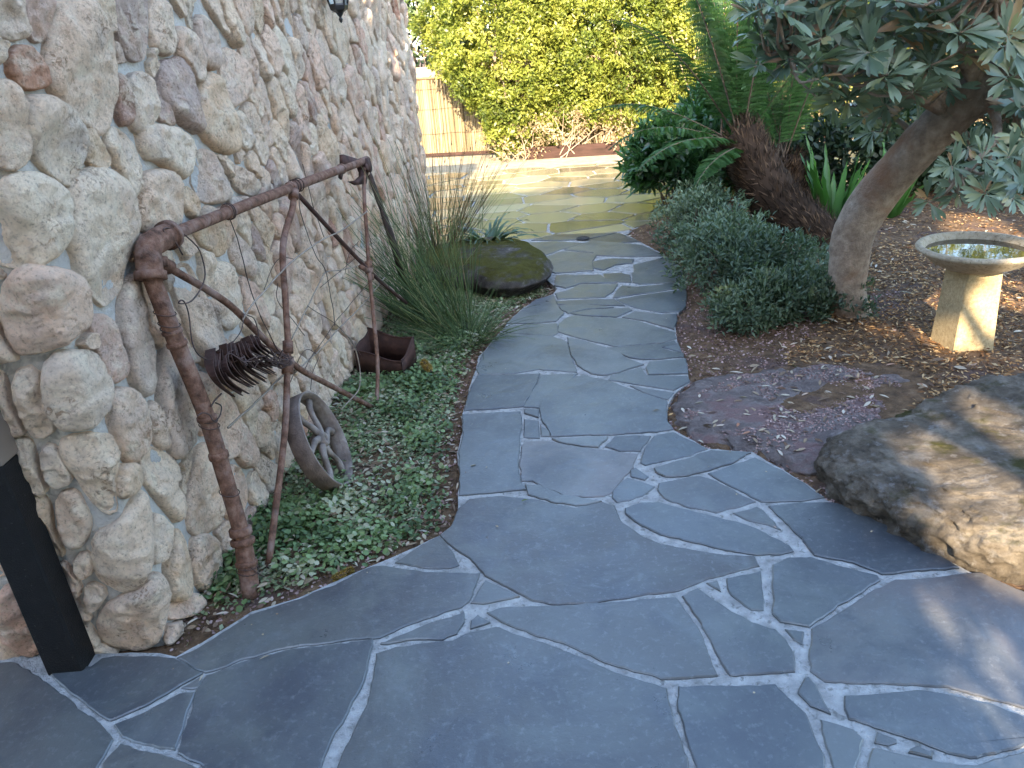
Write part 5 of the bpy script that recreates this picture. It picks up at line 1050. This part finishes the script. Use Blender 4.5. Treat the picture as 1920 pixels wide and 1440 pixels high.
# a few single leaves lying on the paving
for (px, py, L_, an, t, lb) in ((977, 940, .03, .4, .1, 'small green leaf lying on the big central slab'), (572, 1013, .05, .2, .85, 'pale leaf lying on the ground cover near the frame foot')):
    q = G(px, py, .008); o = leaves('fallen_leaf', q[None], np.array([[math.cos(an), math.sin(an), .05]]), np.array([[.1, 0, 1.]]), L_, L_*.32, T_ELL, M['hedge'] if t < .5 else M['litter'], None, np.array([t])); tag(o, lb, 'leaf')
# ------------------------------------------------------------------ unseen house, tree and bushes put behind the camera to cast the shade
EY = -4.8; EH = 6.9; ex = math.tan(math.radians(9))
rt = empty('house', (-2, EY-4, 0), 'rendered house with a dark tiled roof, unseen behind the viewer and placed to shade the path', 'house')  # out of view; eave position and height set the shade edge
hx0, hx1 = -14.0, -.35
def ye(x): return EY-(x)*.16
V = np.array([(hx0, ye(hx0)-.5, -.1), (hx1, ye(hx1)-.5, -.1), (hx1, ye(hx1)-8, -.1), (hx0, ye(hx0)-8, -.1)]); V = np.vstack([V, V+[0, 0, EH-.2]])
MB().add(V, [(0, 1, 5, 4), (1, 2, 6, 5), (2, 3, 7, 6), (3, 0, 4, 7), (4, 5, 6, 7)]).build('wall', M['render'], rt, False)
V = np.array([(hx0-.4, ye(hx0), EH-.15), (hx1+.3, ye(hx1), EH-.15), (hx1+.3, ye(hx1)-4.2, EH+1.2), (hx0-.4, ye(hx0)-4.2, EH+1.2), (hx1+.3, ye(hx1)-8.5, EH-.15), (hx0-.4, ye(hx0)-8.5, EH-.15)]); V2 = V+[0, 0, .15]
MB().add(np.vstack([V, V2]), [(6, 7, 8, 9), (9, 8, 10, 11), (1, 0, 3, 2), (2, 3, 5, 4), (0, 1, 7, 6), (4, 5, 11, 10), (1, 2, 8, 7), (2, 4, 10, 8), (3, 0, 6, 9), (5, 3, 9, 11)]).build('roof', M['rooftile'], rt, False)
for wx in (-9, -5.5, -2):
    for wz in (.9, 3.5):
        V = np.array([(wx, ye(wx)-.49, wz), (wx+1.3, ye(wx+1.3)-.49, wz), (wx+1.3, ye(wx+1.3)-.49, wz+1.4), (wx, ye(wx)-.49, wz+1.4)]); MB().add(np.vstack([V, V-[0, .04, 0]]), [(0, 1, 2, 3), (7, 6, 5, 4)]).build('window', M['darkglass'], rt, False)
for p, r in ((tuple(G(1868, 1000, .12)), .20), (tuple(G(1915, 1020, .12)), .20), (tuple(G(1915, 950, .2)), .20), (tuple(G(1848, 868, .27)), .15), (tuple(G(1900, 850, .27)), .16), (tuple(G(1925, 790, .27)), .15), (tuple(G(1800, 760, .1)), .07), (tuple(G(1700, 640, 0)), .08), ((2.3, 3.47, .22), .20), ((2.2, 3.45, .1), .12), ((2.4, 3.45, .45), .14), ((2.7, 3.3, .0), .2), ((2.5, 3.0, .1), .16), ((2.0, 3.97, 0), .10), ((3.0, 4.3, 0), .25), ((2.6, 4.6, 0), .12), ((3.6, 5.2, .3), .3), ((1.7, 3.3, 0), .07)): HOLES.append((p, r))  # leaves cleared along these rays to put sun on boulder, bath and mulch
for px, py, r in ((1742, 1120, .060), (1862, 1125, .070), (1795, 1172, .062), (1770, 1262, .062), (1890, 1232, .075), (1690, 1235, .05), (1790, 1050, .055), (1905, 1350, .06), (1560, 1232, .05), (1840, 1390, .05)): HOLES.append((G(px, py), r))  # smaller clearings that make the dapples on the paving
bush('shade_caster_tree', 'tall leafy tree, unseen behind the viewer and shaped to shade the right garden', 'tree', None, (2.9, -3.5, 4.9), (4.6, 1.4, 1.85), 3400, 26, .34, .13, .045, T_ELL, 'gum', 14, 111, .1, .12, -1, 'twig', .0, 0, .08)  # unseen crown shaped as a sun blocker, with leaf gaps cut out
bush('shade_caster_bush', 'unseen leafy bush added behind the viewer to block low sun', 'bush', None, (2.9, -3.2, 1.0), (4.5, 1.0, 1.35), 950, 22, .3, .12, .04, T_ELL, 'gum', 14, 112, .1, .12, -1, 'twig', .0, 0, .03)  # added to stop sun passing under the crown
bush('shade_caster_bush', 'unseen filler bush added behind the viewer to thin the sun below the tree crown', 'bush', None, (2.7, -3.4, 2.7), (4.5, .7, 1.1), 1500, 20, .3, .12, .04, T_ELL, 'gum', 14, 113, .1, .12, -1, 'twig', .0, 0, .03)  # added leaf filler between crown and lower bush, dims the sun there
# ------------------------------------------------------------------ light
sd = np.array([math.sin(SUN_AZ)*math.cos(SUN_EL), -math.cos(SUN_AZ)*math.cos(SUN_EL), math.sin(SUN_EL)])
sl = bpy.data.lights.new('sun', 'SUN'); sl.energy = 3.0; sl.angle = math.radians(.53); sl.color = (1.0, .82, .58)
so = bpy.data.objects.new('sun', sl); COL.objects.link(so); so.rotation_euler = Vector(sd).to_track_quat('Z', 'Y').to_euler()
w = bpy.data.worlds.new('World'); scene.world = w; w.use_nodes = True; nt = w.node_tree
sky = nt.nodes.new('ShaderNodeTexSky'); sky.sky_type = 'NISHITA'; sky.sun_disc = False; sky.sun_elevation = SUN_EL
sky.sun_rotation = math.pi-SUN_AZ
sky.air_density = 1.0; sky.dust_density = 1.2
nt.links.new(sky.outputs['Color'], nt.nodes['Background'].inputs['Color']); nt.nodes['Background'].inputs['Strength'].default_value = .15
scene.view_settings.view_transform = 'Standard'; scene.view_settings.look = 'None'; scene.view_settings.gamma = 1
scene.view_settings.exposure = 2.95
scene.cycles.max_bounces = 8; scene.cycles.transparent_max_bounces = 8; scene.cycles.sample_clamp_indirect = 6
